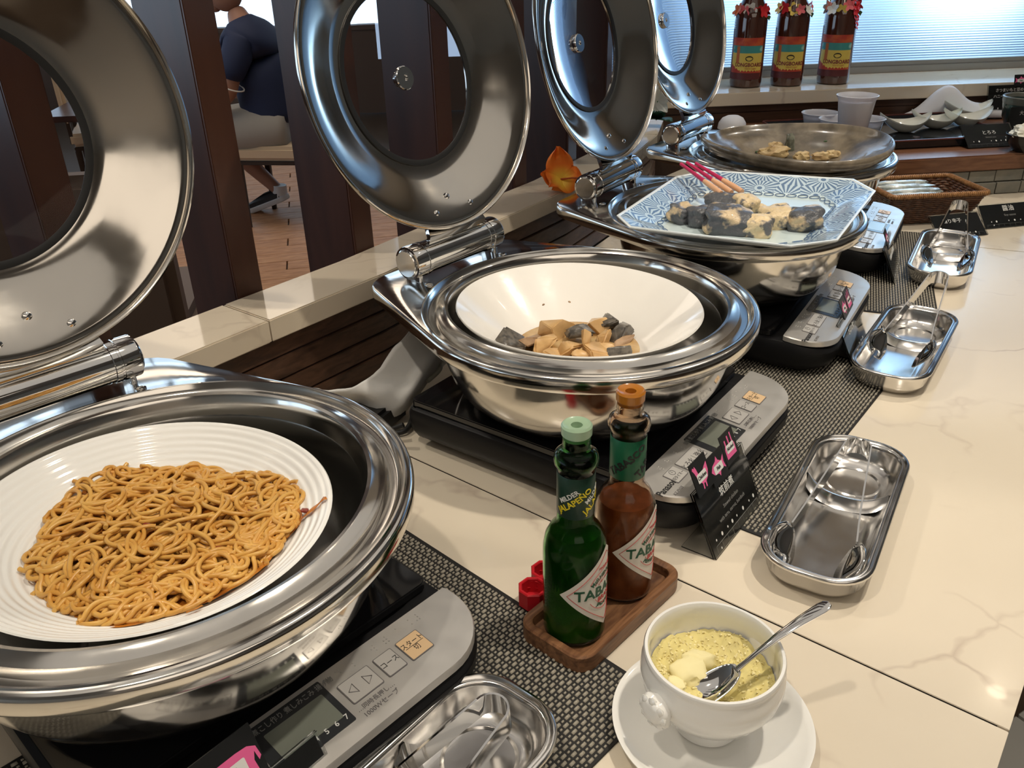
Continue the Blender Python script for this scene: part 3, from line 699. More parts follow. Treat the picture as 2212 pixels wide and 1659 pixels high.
for k in range(220):
    a = rs.uniform(-PI, PI); q = math.sqrt(rs.random())*.97; r = srad(a)*q; p = Vector((sc_.x+r*math.cos(a), sc_.y+r*math.sin(a)))
    hd = rs.uniform(-PI, PI); cur = rs.choice((-1, 1))*rs.uniform(45, 110); L = rs.randint(26, 62); depth = rs.random()**1.2
    P = []; ph = rs.uniform(0, 6); tgt_c = cur
    for i in range(L):
        hd += cur*.0028; cur += (tgt_c-cur)*.12
        if rs.random() < .035: tgt_c = rs.choice((-1, 1))*rs.uniform(25, 110)
        p = p+Vector((math.cos(hd), math.sin(hd)))*.0028
        dx, dy = p.x-sc_.x, p.y-sc_.y; rr_ = math.hypot(dx, dy)/srad(math.atan2(dy, dx))
        if rr_ > .96:
            inw = math.atan2(-dy, -dx); df = (inw-hd+PI) % (2*PI)-PI; hd += .42*(1 if df > 0 else -1)
            if rr_ > 1.06: break
        zz = mound(p.x, p.y)-depth*.012*max(0, 1-rr_*.7)+.0026*math.sin(i*.27+ph)+.0022
        P.append((p.x, p.y, max(plate_z(p.x, p.y)+.0012, zz)))
    if len(P) > 6:
        V, F = tube_data(P, .00182*rs.uniform(.92, 1.06), 7); bag.add(V, F)
sp = bag.obj('spaghetti', M_PASTA, None, auto=80); tag(sp, 'tangled spaghetti in orange tomato sauce heaped on the ribbed plate', 'spaghetti', kind='stuff')
V = []; F = []; nA, nR = 72, 12
for i in range(nR):
    q = i/(nR-1)*.97
    for j in range(nA):
        a = 2*PI*j/nA; wob = 1+.03*math.sin(a*7)+.025*math.sin(a*13+1); r = srad(a)*q*(1+.09*max(0, math.cos(a+R(50))))*(wob if i > nR-3 else 1); x, y = sc_.x+r*math.cos(a), sc_.y+r*math.sin(a)
        V.append((x, y, (plate_z(x, y)+.0006 if i > nR-2 else max(plate_z(x, y)+.0012, mound(x, y, .011)-.003+.0007*math.sin(x*900)*math.cos(y*800)))))
F = grid_faces(nA, nR); F.append(tuple(range(nA))[::-1])
so = mesh('tomato_sauce', V, F, M_SAUCE, None, auto=70); tag(so, 'glossy orange tomato sauce pooled under the spaghetti', 'sauce', kind='stuff')
# sauce smear and stray drops on the rim of the plate
def smear(pts, wid, z0=.0006, lab='', nm='sauce_smear'):
    P = smooth_path([at(px, py, .158) for px, py in pts], 6); n = len(P); V = []
    for i, p in enumerate(P):
        tt = (P[min(i+1, n-1)]-P[max(i-1, 0)]); tt.z = 0; tt.normalize(); nn = Vector((-tt.y, tt.x, 0)); s = i/(n-1); w_ = wid*(.35+.65*abs(math.sin(s*PI*2.3+.6)))*(1 if i not in (0, n-1) else .1)
        for q in (-1, 0, 1):
            v = p+nn*q*w_; zz = plate_z(v.x, v.y)+.0006+(.0007 if q == 0 else 0); V.append((v.x, v.y, zz))
    F = [(i*3+j, i*3+j+1, i*3+3+j+1, i*3+3+j) for i in range(n-1) for j in range(2)]
    o = mesh(nm, V, F, M_SAUCE, None, auto=80); return tag(o, lab, 'sauce')
smear([(600, 1128), (640, 1108), (668, 1098), (688, 1092), (706, 1084)], .0030, lab='orange sauce smear running to the right rim of the spaghetti plate')
smear([(398, 1308), (415, 1303), (432, 1292)], .0035, lab='orange sauce smear at the lower edge of the spaghetti')
for i, (px, py, s, lab) in enumerate(((659, 1103, .0032, 'dark red bacon bit on the right rim of the ribbed plate'), (300, 1250, .006, 'red bacon bit in the lower middle of the spaghetti'), (120, 1275, .006, 'red bacon bit at the lower left of the spaghetti'), (548, 1105, .005, 'red bacon bit at the right side of the spaghetti'), (322, 1130, .005, 'brown bacon bit in the middle of the spaghetti'), (470, 1190, .0055, 'dark bacon bit under loops right of the centre'))):
    p = at(px, py, .155); z = plate_z(p.x, p.y)+.001 if i == 0 else mound(p.x, p.y)-.001; p = at(px, py, z)
    tag(lump('bacon_bit', (s, s*.7, s*.45), mat('bacon', (.22, .030, .016), .3, coat=.3), None, i, loc=p, rz=i), lab, 'bacon', 'bacon bits in the spaghetti')
# white stew bowl -----------------------------------------------------
PB = Vector((.076, .878, 0)); zb = .104
bp = [(0, zb), (.050, zb), (.058, zb+.004), (.080, zb+.018), (.104, zb+.038), (.124, zb+.055), (.134, zb+.0635), (.1365, zb+.0655), (.1375, zb+.0640), (.1362, zb+.0615), (.126, zb+.052), (.104, zb+.032), (.080, zb+.011), (.060, zb-.003), (.045, zb-.009), (.041, zb-.009), (.038, zb-.004), (0, zb-.004)]
bo = lathe('stew_bowl', bp, M_CREAM, None, 96, auto=60, rf=lambda a, r: 1+(.003*math.sin(a*3+1)+.002*math.sin(a*5)-.035*math.cos(2*(a-R(45))))*min(1, r/.1)); bo.location = PB
tag(bo, 'large white hand-made bowl with wide rim holding the brown stew', 'bowl')
def bowl_z(x, y):
    r = math.hypot(x-PB.x, y-PB.y); pr = [(0, 0), (.05, 0), (.058, .004), (.08, .018), (.104, .038), (.124, .055), (.136, .065)]
    for (r1, z1), (r2, z2) in zip(pr, pr[1:]):
        if r <= r2: return zb+z1+(z2-z1)*(r-r1)/(r2-r1)
    return zb+.065
M_BROTH = mat('brown_broth', (.44, .25, .085), .06, noise=(30, (.62, .44, .22), .4, .65), coat=.6)
V = []; brc = Vector((PB.x, PB.y))
for i in range(9):
    for j in range(48):
        a = 2*PI*j/48; r = .0722*i/8; V.append((brc.x+r*math.cos(a), brc.y+r*math.sin(a), zb+.0125))
tag(mesh('broth', V, grid_faces(48, 9)+[], M_BROTH, None), 'thin brown broth pooled in the stew bowl', 'broth', kind='stuff')
M_TARO = mat('simmered_bamboo', (.66, .42, .185), .35, noise=(50, (.50, .30, .12), .4, .7), coat=.2)
M_KONJ = mat('konjac', (.135, .118, .095), .35, noise=(160, (.05, .045, .04), .42, .68), coat=.3)
M_BURD = mat('burdock', (.42, .27, .15), .5, noise=(70, (.25, .15, .08), .4, .7))
ST = [(1108, 737, 'k', (.022, .018, .016), .6, 'grey konjac piece at the far left of the stew'), (1150, 728, 'b', (.030, .013, .014), .7, 'brown burdock root slanting behind the left konjac piece'), (1178, 742, 't', (.026, .014, .014), .2, 'pale bamboo shoot wedge left of the stew centre'),
      (1205, 712, 't', (.016, .022, .012), 1.2, 'pale bamboo shoot standing at the back left of the stew'), (1258, 722, 'k', (.021, .014, .012), -.3, 'rounded grey konjac piece in the middle of the stew'), (1285, 706, 't', (.014, .017, .012), .4, 'pale taro piece at the back centre of the stew'),
      (1318, 697, 'k', (.018, .013, .013), .6, 'dark grey konjac cube at the back right of the stew'), (1340, 717, 'k', (.021, .013, .011), .4, 'grey konjac piece at the right of the stew, in front of another'), (1344, 736, 'b', (.020, .007, .005), .1, 'thin meat strip under the right konjac piece'),
      (1305, 735, 't', (.013, .011, .010), .8, 'small pale taro cube right of the stew centre'), (1262, 743, 't', (.007, .008, .019), .3, 'upright pointed bamboo shoot tip in the stew'), (1230, 756, 't', (.018, .013, .010), .1, 'pale taro piece at the lower left of the stew'),
      (1283, 764, 't', (.017, .015, .010), -.2, 'pale flat bamboo slice at the front of the stew'), (1338, 766, 'k', (.017, .010, .009), -.1, 'grey konjac piece at the front right of the stew'), (1195, 764, 't', (.020, .010, .008), .1, 'pale taro slice at the front left of the stew'), (1310, 758, 't', (.009, .012, .009), .5, 'small pale bamboo chip at the front of the stew'),
      (1255, 768, 't', (.012, .012, .008), .9, 'pale taro chip at the bottom centre of the stew')]
for i, (px, py, k_, s, a, lab) in enumerate(ST):
    z = .118+s[2]*.55; p = at(px, py, z)
    bz = max(zb+.010, bowl_z(p.x, p.y)); z = bz+s[2]*.85; p = at(px, py, z)
    o = chunk({'k': 'konjac_piece', 't': 'bamboo_shoot_piece', 'b': 'burdock_piece'}[k_], (s[0]*1.06, s[1]*1.06, s[2]*1.10), {'k': M_KONJ, 't': M_TARO, 'b': M_BURD}[k_], None, i+20, loc=p, rz=a+.6, tilt=(rs.uniform(-.4, .4), rs.uniform(-.3, .3)))
    tag(o, lab, 'vegetable', 'simmered pieces in the stew bowl')
for i, (px, py, lab) in enumerate(((1370, 745, 'tiny brown crumb on the right wall of the stew bowl'), (1174, 658, 'tiny brown crumb on the back left wall of the stew bowl'), (1230, 652, 'tiny brown crumb on the back wall of the stew bowl'))):
    p = at(px, py, .14)
    for _ in range(6): p = at(px, py, bowl_z(p.x, p.y)+.001)
    tag(lump('crumb', (.0022, .0012, .0008), M_BURD, None, i+70, sub=2, loc=p, rz=i), lab, 'crumb', 'brown crumbs on the stew bowl')
rack(PB, zb-.0087, .041, 'dark steel ring stand under the stew bowl')
# blue and white platter ----------------------------------------------
ZP = .197
PC = [at(*p, ZP) for p in ((1332, 465), (1461, 380), (1531, 367), (1844, 386), (1892, 412), (1810, 518), (1709, 531), (1359, 490))]
pc = sum(PC, Vector())/8
def octo(f, z, g=None): return [((pc.x+(p.x-pc.x)*f), (pc.y+(p.y-pc.y)*f), z) for p in PC]
def octs(f, z, n=5):
    o_ = octo(f, z); P = []
    for i in range(8):
        a, b = Vector(o_[i]), Vector(o_[(i+1) % 8])
        for k in range(n): P.append(tuple(a+(b-a)*k/n))
    return P[::-1]
mb = bpy.data.materials.new('blue_and_white_glaze'); mb.use_nodes = True; nt = mb.node_tree; b = nt.nodes['Principled BSDF']; b.inputs['Roughness'].default_value = .15; b.inputs['Coat Weight'].default_value = .4
tc = nt.nodes.new('ShaderNodeTexCoord'); mp_ = nt.nodes.new('ShaderNodeMapping'); mp_.inputs['Rotation'].default_value = (0, 0, R(-60)); nt.links.new(tc.outputs['Object'], mp_.inputs[0])
def nd(t, **k):
    n = nt.nodes.new(t)
    for a, v in k.items(): setattr(n, a, v)
    return n
def mth(op, a, b_=None, c=None):
    n = nd('ShaderNodeMath', operation=op)
    for i, v in enumerate((a, b_, c)):
        if v is None: continue
        if isinstance(v, (int, float)): n.inputs[i].default_value = v
        else: nt.links.new(v, n.inputs[i])
    return n.outputs[0]
vor = nd('ShaderNodeTexVoronoi'); vor.voronoi_dimensions = '2D'; vor.inputs['Scale'].default_value = 23; vor.inputs['Randomness'].default_value = .35; nt.links.new(mp_.outputs[0], vor.inputs['Vector'])
sv = nd('ShaderNodeVectorMath', operation='SUBTRACT')
scl = nd('ShaderNodeVectorMath', operation='SCALE'); scl.inputs['Scale'].default_value = 1.0; nt.links.new(mp_.outputs[0], scl.inputs[0]); nt.links.new(scl.outputs[0], sv.inputs[0]); nt.links.new(vor.outputs['Position'], sv.inputs[1])
sx = nd('ShaderNodeSeparateXYZ'); nt.links.new(sv.outputs[0], sx.inputs[0])
ang_ = mth('ARCTAN2', sx.outputs[1], sx.outputs[0]); petals = mth('SINE', mth('MULTIPLY', ang_, 19.0)); rad_ = vor.outputs['Distance']
rings_ = mth('SINE', mth('MULTIPLY', rad_, 34.0)); outer = mth('GREATER_THAN', rad_, .20)
p1_ = mth('MULTIPLY', mth('GREATER_THAN', petals, .05), outer); p2_ = mth('MULTIPLY', mth('GREATER_THAN', rings_, .1), mth('SUBTRACT', 1.0, outer)); pat = mth('ADD', p1_, p2_)
mxb = nd('ShaderNodeMixRGB'); mxb.inputs[1].default_value = (.50, .63, .72, 1); mxb.inputs[2].default_value = (.05, .12, .26, 1); nt.links.new(mth('MULTIPLY', pat, .85), mxb.inputs[0]); nt.links.new(mxb.outputs[0], b.inputs['Base Color'])
M_BLUE = mb; M_CELA = mat('pale_celadon', (.62, .735, .75), .14, coat=.4); M_RIMW = mat('white_glaze_edge', (.74, .79, .80), .15, coat=.4)
pt = thing('octagonal_platter', 'large octagonal blue and white patterned porcelain platter holding the fish', 'platter')
rg = [octs(.50, ZP-.0275), octs(.54, ZP-.0285), octs(.62, ZP-.0275), octs(.70, ZP-.022), octs(.985, ZP-.004), octs(1.0, ZP-.0015), octs(1.0, ZP), octs(.985, ZP+.0002), octs(.972, ZP-.0012)]
loft('dish', rg, M_RIMW, pt, True, False, auto=30)
loft('patterned_rim', [octs(.972, ZP-.0012), octs(.715, ZP-.0165)], M_BLUE, pt, False, False, auto=30)
loft('flat_bottom', [octs(.715, ZP-.0165), octs(.675, ZP-.0205), octs(.64, ZP-.0212), octs(.3, ZP-.0214), octs(.01, ZP-.0214)], M_CELA, pt, False, True, auto=30)
# chain band painted round the inside of the rim
bag = Bag(); bandp = octo(.685, ZP-.0190); M_BL = mat('cobalt_print', (.08, .15, .29), .2)
for i in range(8):
    a_, b_ = Vector(bandp[i]), Vector(bandp[(i+1) % 8]); L = (b_-a_).length; n = max(1, int(L/.0155)); d = (b_-a_).normalized()
    for k in range(n):
        c = a_+(b_-a_)*((k+.5)/n); q = Vector((-d.y, d.x, 0)); inn = (pc-c); inn.z = 0; inn.normalize()
        P = [c+d*(.0072*math.cos(t_))+inn*(.0036*math.sin(t_))+Vector((0, 0, .0011-.0010*math.sin(t_)*0-.44*.0036*math.sin(t_)*.9)) for t_ in [2*PI*s/14 for s in range(14)]]
        V, F = tube_data(P, .0006, 4, True); bag.add(V, F)
bag.obj('chain_band', M_BL, pt)
M_FISH = mat('simmered_fish', (.60, .46, .28), .38, noise=(30, (.085, .088, .095), .40, .47, 5), coat=.3, bump=(220, .8))
M_FISHL = mat('pale_fish_flesh', (.70, .55, .33), .42, noise=(42, (.13, .125, .125), .54, .60, 5), coat=.25, bump=(220, .8))
FI = [(1475, 462, (.026, .018, .016), .9, 0, 'dark skinned fish piece at the far left of the platter'), (1515, 468, (.026, .020, .018), .5, 0, 'grey fish piece second from the left, leaning on its neighbour'), (1570, 442, (.040, .020, .018), -.2, 0, 'long grey fish piece at the back under the pink ginger shoots'),
      (1575, 478, (.042, .026, .022), -.1, 0, 'largest grey fish steak in the middle of the platter'), (1612, 446, (.022, .020, .020), .3, 1, 'pale fish chunk at the back right of the main pile'), (1635, 490, (.026, .017, .018), -.3, 1, 'pale fish chunk at the front right of the main pile'),
      (1678, 470, (.030, .024, .018), .2, 1, 'pale fish piece left of the right hand pair'), (1738, 474, (.032, .025, .020), -.1, 0, 'dark and cream fish piece at the far right of the platter'), (1640, 455, (.010, .012, .012), .3, 1, 'small pale fish flake between the pile and the right hand pair')]
for i, (px, py, s, a, fl, lab) in enumerate(FI):
    p = at(px, py, ZP-.021+s[2]*.62)
    tag(lump('fish_piece', (s[0]*.76, s[1]*.92, s[2]*.80), M_FISHL if fl else M_FISH, None, i+40, .10, 5, 4.2, loc=p, rz=a-.15, freq=3.0, tilt=(rs.uniform(-.2, .2), rs.uniform(-.15, .15))), lab, 'fish', 'simmered fish pieces on the platter')
M_GP = mat('ginger_pink', (.52, .02, .10), .35, coat=.2); M_GC = mat('ginger_cream', (.74, .42, .24), .4)
for i, (a_, b_, lab) in enumerate((((1471, 354), (1558, 418), 'pink pickled ginger shoot, left one of three on the platter'), ((1484, 351), (1580, 416), 'pink pickled ginger shoot, middle one of three on the platter'), ((1503, 353), (1603, 414), 'pink pickled ginger shoot, right one of three on the platter'))):
    A = at(a_[0], a_[1], ZP+.022+.001*i); B = at(b_[0], b_[1], ZP+.004); t = thing('ginger_shoot', lab, 'ginger shoot', group='pickled ginger shoots on the fish')
    tube('stalk', [A, A+(B-A)*.3, A+(B-A)*.60], [.0026, .0028, .0034], M_GP, t, 10); tube('root', [A+(B-A)*.601, A+(B-A)*.8, B], [.0036, .0044, .0040], M_GC, t, 10)
t = thing('plate_rest', 'dark steel ring stand under the blue and white platter', 'stand', (CH[2][0], CH[2][1], 0))
tube('ring', [(.08*math.cos(2*PI*i/40), .08*math.sin(2*PI*i/40), ZP-.0308) for i in range(40)], .002, M_PAN, t, 8, True)
for k in range(4): a = R(45+90*k); tube('leg', [(.08*math.cos(a), .08*math.sin(a), ZP-.032), (.08*math.cos(a), .08*math.sin(a), .0925)], .002, M_PAN, t, 8)
# brown stoneware bowl ------------------------------------------------
SB = Vector((.529, 1.560, 0))
M_STONE = mat('brown_stoneware', (.26, .215, .155), .22, noise=(26, (.105, .088, .066), .38, .62, 5), coat=.5, bump=(26, .35))
def sbr(a, r):
    k = min(1, r/.1)
    return 1+k*(.022*math.cos(2*(a-R(-35)))+.012*math.sin(3*a+.6)-.045*math.exp(-((((a-R(140)+PI) % (2*PI))-PI)/.13)**2))
sp_ = [(0, .150), (.080, .150), (.105, .1560), (.122, .1700), (.135, .1790), (.150, .1850), (.158, .1935), (.1605, .1990), (.1630, .2012), (.1660, .2000), (.1672, .1960), (.1650, .1880), (.1580, .1800), (.145, .1760), (.128, .1742), (.118, .160), (.105, .148), (.080, .143), (.077, .137), (.070, .137), (.068, .143), (0, .144)]
o = lathe('stoneware_bowl', sp_, M_STONE, None, 120, auto=60, rf=sbr); o.location = SB
for v in o.data.vertices:
    a = math.atan2(v.co.y, v.co.x); d = ((a-R(140)+PI) % (2*PI))-PI; r = v.co.xy.length
    if r > .12: v.co.z += .004*math.sin(a*2+1)*(r-.12)/.04-.006*math.exp(-(d/.22)**2)*(r-.12)/.04
tag(o, 'wide rustic brown stoneware bowl with an uneven notched rim, on the farthest chafing dish', 'bowl')
t = thing('plate_rest', 'dark steel ring stand under the brown stoneware bowl', 'stand', (SB.x, SB.y, 0))
tube('ring', [(.066*math.cos(2*PI*i/40), .066*math.sin(2*PI*i/40), .1348) for i in range(40)], .002, M_PAN, t, 8, True)
for k in range(4): a = R(45+90*k); tube('leg', [(.066*math.cos(a), .066*math.sin(a), .1340), (.066*math.cos(a), .066*math.sin(a), .0925)], .002, M_PAN, t, 8)
M_FRY = mat('fried_batter', (.66, .50, .26), .5, noise=(60, (.42, .27, .12), .42, .68), bump=(120, .5)); M_SKIN = mat('fish_skin', (.26, .27, .21), .4, noise=(70, (.09, .10, .08), .4, .6))
FR = [(1672, 330, (.034, .016, .012), 0, M_FRY, 'flat crumbly batter piece at the left of the stoneware bowl'), (1676, 320, (.018, .014, .012), .3, M_FRY, 'round fried piece behind the flat batter at the left'), (1706, 315, (.010, .010, .024), 0, M_SKIN, 'upright piece with green-grey skin in the stoneware bowl'),
      (1732, 337, (.018, .010, .009), .2, M_FRY, 'small pale batter piece right of the upright one'), (1775, 338, (.022, .009, .009), 0, M_FRY, 'low fried piece right of centre in the stoneware bowl'), (1800, 336, (.016, .010, .010), .1, M_FRY, 'fried piece farthest right in the stoneware bowl')]
for i, (px, py, s, a, m_, lab) in enumerate(FR):
    p = at(px, py, .153+s[2]*.5); tag(lump('fried_piece', (s[0]*.85, s[1]*.85, s[2]*.95), m_, None, i+60, .22, 3, 2.4, 5, loc=p, rz=a), lab, 'fried food', 'fried pieces in the stoneware bowl')
M_HERB = mat('green_herb', (.05, .11, .03), .5)
for i, (px, py, lab) in enumerate(((1783, 305, 'green herb leaf high on the inside of the stoneware bowl'), (1733, 324, 'green herb leaf behind the small batter piece'), (1743, 323, 'tiny green herb leaf beside another behind the batter'), (1635, 328, 'green herb leaf at the left of the fried pieces'), (1694, 313, 'green herb leaf beside the upright skinned piece'))):
    p = at(px, py, .158 if i else .180); tag(lump('herb_leaf', (.0035, .0024, .0012), M_HERB, None, i+80, .3, 2, loc=p, rz=i), lab, 'herb', 'herb leaves in the stoneware bowl')
# ================================================================ SAUCE BOTTLES ON THEIR WOODEN HOLDER
hc = Vector((.0755, .5710, 0)); ha = R(47)
t = thing('bottle_holder', 'small dark acacia wood holder with a raised rim under the two sauce bottles', 'holder', hc, ha)
hw, hd_ = .150, .074
def hr_(d, z): return [(x, y, z) for x, y in rrect(hw-2*d, hd_-2*d, max(.016-d, .003), 6)]
loft('tray', [hr_(.002, 0), hr_(0, .002), hr_(0, .0165), hr_(.0015, .0182), hr_(.0065, .0182), hr_(.0082, .0168), hr_(.0095, .0085), hr_(.013, .0075)], M_ACACIA, t, True, True, auto=40)
def sauce_bottle(name, loc, rot, label, glass, liquid, level, neckc, capc, sub, top_full):
    t = thing(name, label, 'bottle', loc, rot)
    gl = mat(name+'_glass', glass, .03, trans=1, ior=1.25)
    out = [(0, 0), (.0235, 0), (.0258, .0015), (.0265, .005), (.0265, .082), (.0262, .090), (.0245, .099), (.0205, .107), (.0165, .112), (.0150, .117), (.0148, .160), (.0150, .165), (.0172, .168), (.0178, .172), (.0168, .1765), (.0140, .1785), (.0112, .1800), (.0104, .183), (.0112, .186), (.0108, .190), (.0100, .1965)]
    inn = [(r-.0016, z) for r, z in out[:1:-1] if r > .002]
    body = lathe('glass_body', out+[(.0085, .1965)]+[(max(r-.0018, .0082), z) for r, z in out[4:-1][::-1]]+[(.0240, .005), (0, .004)], gl, t, 56, auto=50)
    r_at = lambda z: np.interp(z, [p[1] for p in out], [p[0] for p in out])
    lz = [z for z in (.0045, .02, .05, .082, .090, .099, .107, .112, .117, .14, .165, .18) if z < level]+[level]
    lq = [(0, .0042)]+[(max(r_at(max(z, .006))-.0020, .0075), z) for z in lz]+[(0, level+.0002)]
    lathe('sauce', lq, liquid, t, 48, auto=50)
    nk = lathe('neck_label', [(.0151, .1235), (.01525, .1238), (.0152, .1612), (.0150, .1615)], neckc, t, 48)
    lathe('pouring_plug', [(.0102, .190), (.0106, .1935), (.0118, .1940), (.0120, .2010), (.0108, .2025), (.0095, .2015), (.0045, .2012), (.0042, .196), (.001, .1955)], capc, t, 40)
    # diamond label wrapped on the body: corners left, top, right, bottom
    n = 22; V = []; F = []; RB = .0266; W_, H_ = .0440, .0415; zc = .0560; a0 = R(0)
    for i in range(n+1):
        for j in range(n+1):
            u_, v_ = i/n*2-1, j/n*2-1; x = (u_+v_)/2*W_; y = (u_-v_)/2*H_
            a = x/RB; V.append((RB*math.cos(a), RB*math.sin(a), zc+y))
    for i in range(n):
        for j in range(n): F.append((i*(n+1)+j, (i+1)*(n+1)+j, (i+1)*(n+1)+j+1, i*(n+1)+j+1))
    lb = mesh('paper_label', V, F, M_PAPER, t, auto=60)
    bag = Bag()
    def wrap(x, y, r=RB+.00025): a = x/RB; return Vector((r*math.cos(a), r*math.sin(a), zc+y))
    P = []
    for k in range(4):
        c = [(-.86, 0), (0, .86), (.86, 0), (0, -.86)]; (x1, y1), (x2, y2) = c[k], c[(k+1) % 4]
        for q in range(12): P.append(wrap((x1+(x2-x1)*q/12)*W_, (y1+(y2-y1)*q/12)*H_))
    V_, F_ = tube_data(P, .00022, 4, True); bag.add(V_, F_)
    for rr_ in (.0205, .0150):
        P = [wrap(rr_*math.cos(q), rr_*math.sin(q)) for q in [2*PI*k/40 for k in range(40)]]
        P = [p_ for k, p_ in enumerate(P) if abs(math.sin(2*PI*k/40)) > (.34)]
        V_, F_ = tube_data(P[:len(P)//2], .00022, 4); bag.add(V_, F_); V_, F_ = tube_data(P[len(P)//2:], .00022, 4); bag.add(V_, F_)
    bag.obj('red_rules', M_REDP, lb, smooth=False)
    RW = RB+.0001
    text('TABASCO', .0140, M_GRN, lb, None, wrap=(RW, 0, zc-.0005), bold=.00028, sx=1.02)
    text('BRAND', .0064, M_REDP, lb, None, wrap=(RW, 0, zc-.0088), bold=.0001)
    text('McILHENNY CO.', .0052, M_GRN, lb, None, wrap=(RW, 0, zc+.0150), bold=.00012, arc=.0225)
    text('AVERY ISLAND, LA.', .0026, M_REDP, lb, None, wrap=(RW, 0, zc+.0100), arc=.018)
    text('MADE IN U.S.A.', .0030, M_REDP, lb, None, wrap=(RW, 0, zc+.0222))
    text(sub, .0050, M_GRN, lb, None, wrap=(RW, 0, zc-.0158), bold=.00012, arc=-.0235)
    return t, nk
M_PAPER = mat('cream_paper', (.74, .70, .62), .5); M_REDP = mat('red_print', (.55, .04, .04), .5); M_GRN = mat('dark_green_print', (.015, .09, .045), .5)
M_NECK1 = mat('dark_green_neck', (.008, .035, .022), .35); M_NECK2 = mat('bright_green_neck', (.01, .11, .05), .35); M_YEL = mat('yellow_print', (.75, .60, .02), .45)
M_JAL = mat('green_pepper_sauce', (.050, .105, .010), .3, noise=(60, (.075, .15, .014), .4, .6)); M_TAB = mat('red_pepper_sauce', (.15, .042, .012), .35, noise=(70, (.23, .075, .022), .4, .6))
gb, nk = sauce_bottle('green_sauce_bottle', at(1240, 1352, .0078), R(-27), 'green sauce bottle with a white diamond label, opened, left one on the wooden holder', (.20, .46, .20), M_JAL, .104, M_NECK1, mat('milky_plug', (.33, .47, .31), .3, coat=.3), 'JALAPEÑO', 0)
for k, a in enumerate((-1.55, -.15, 1.25)):
    text('MILDER', .0058, M_WPRINT, nk, None, wrap=(.0153, a, .1445, R(38)), bold=.0001); text('JALAPEÑO', .0074, M_YEL, nk, None, wrap=(.0153, a+.30, .1400, R(38)), bold=.00016)
tb, nk = sauce_bottle('red_sauce_bottle', at(1343, 1262, .0078), R(-25), 'reddish brown sauce bottle with a green neck band, opened, right one on the wooden holder', (.88, .74, .60), M_TAB, .098, M_NECK2, mat('orange_plug', (.42, .15, .015), .25, coat=.4), 'PEPPER SAUCE', 0)
for k, a in enumerate((-1.3, .3, 1.9)): text('TABASCO', .0095, M_INK, nk, None, wrap=(.0153, a, .1420, R(42)), bold=.0003)
for (px, py, z), lab, s in (((1152, 1300, 0.003), 'red octagonal bottle cap lying open side up, in front of the other cap', 1), ((1178, 1262, 0), 'red octagonal bottle cap behind, mostly hidden by the green bottle', 1)):
    p = at(px, py, z); P8 = lambda r, z_: [(r*math.cos(R(45*k+22)), r*math.sin(R(45*k+22)), z_) for k in range(8)]
    c = loft('red_screw_top', [P8(.0125, 0), P8(.0140, .001), P8(.0140, .0175), P8(.0130, .0185), P8(.0112, .0185), P8(.0105, .0175), P8(.0105, .003), P8(.003, .0025)], mat('red_cap', (.50, .012, .020), .35), None, True, True, auto=30)
    c.location = p; tag(c, lab, 'bottle cap', 'red caps of the sauce bottles')
    V, F = tube_data([(.0104*math.cos(q), .0104*math.sin(q), .006+.0012*q) for q in [k*.35 for k in range(24)]], .0006, 5); mesh('thread', V, F, MATS['red_cap'], c)
# ================================================================ CHEESE BOWL, SAUCER, SPOON
sc2 = Vector((.1415, .4355, 0))
o = lathe('saucer', [(0, .0035), (.024, .0035), (.027, .0050), (.030, .0040), (.038, .0044), (.055, .0085), (.068, .0150), (.0725, .0185), (.0735, .0182), (.0735, .0172), (.069, .0138), (.056, .0068), (.042, .0018), (.038, 0), (.034, 0), (.033, .0022), (0, .0022)], M_WHITE, None, 96, loc=(0, 0, 0), auto=60)
o.location = sc2; tag(o, 'round white saucer under the cheese bowl at the counter edge', 'saucer')
bwc = Vector((.1405, .4455, .0036))
t = thing('cheese_bowl', 'white footed porcelain bowl with moulded lion head knobs, full of grated cheese', 'bowl', bwc)
lathe('bowl', [(0, .0035), (.020, .0022), (.0235, 0), (.0250, .0010), (.0240, .0045), (.0205, .0100), (.0215, .0140), (.032, .0200), (.043, .0300), (.0500, .0430), (.0520, .0530), (.0515, .0610), (.0498, .0665), (.0497, .0690), (.0505, .0715), (.0495, .0735), (.0475, .0735), (.0460, .0705), (.0470, .060), (.0475, .052), (.045, .042), (.036, .030), (.022, .0210), (0, .018)], M_WHITE, t, 96, auto=60)
for a in (R(213), R(33)):
    k = lump('lion_head_knob', (.0085, .0125, .0115), M_WHITE, t, 5, .10, 3, 2.2, 4, loc=(.0535*math.cos(a), .0535*math.sin(a), .047), rz=a)
    for q in range(8):
        b_ = 2*PI*q/8; lc = Vector((.0575, .0095*math.cos(b_), .047+.0088*math.sin(b_))); lc = Matrix.Rotation(a, 3, 'Z') @ lc
        lump('mane_curl', (.0026, .0044, .0042), M_WHITE, k, q, .05, 1, 2, loc=lc, rz=a)
M_CHE = mat('grated_cheese', (.76, .66, .27), .7, noise=(90, (.62, .53, .22), .4, .7), sss=.0); M_CHL = mat('cheese_chunk_pale', (.86, .77, .42), .7)
V = []; F = []; N1, N2 = 26, 90
from mathutils import noise as mn
for i in range(N1):
    for j in range(N2):
        a = 2*PI*j/N2; q = i/(N1-1); r = .0455*q
        x, y = r*math.cos(a), r*math.sin(a)
        h = .044+.006*mn.noise(Vector((x*40, y*40, 1)))+.0032*mn.noise(Vector((x*170, y*170, 3)))+.0016*mn.noise(Vector((x*500, y*500, 5)))-.010*math.exp(-((x-.012)**2+(y+.016)**2)/.0003)+.004*q
        V.append((x, y, min(h, .060)))
o = mesh('grated_cheese', V, grid_faces(N2, N1), M_CHE, None, auto=80); o.location = bwc; tag(o, 'pale yellow grated cheese filling the footed bowl', 'cheese', kind='stuff')
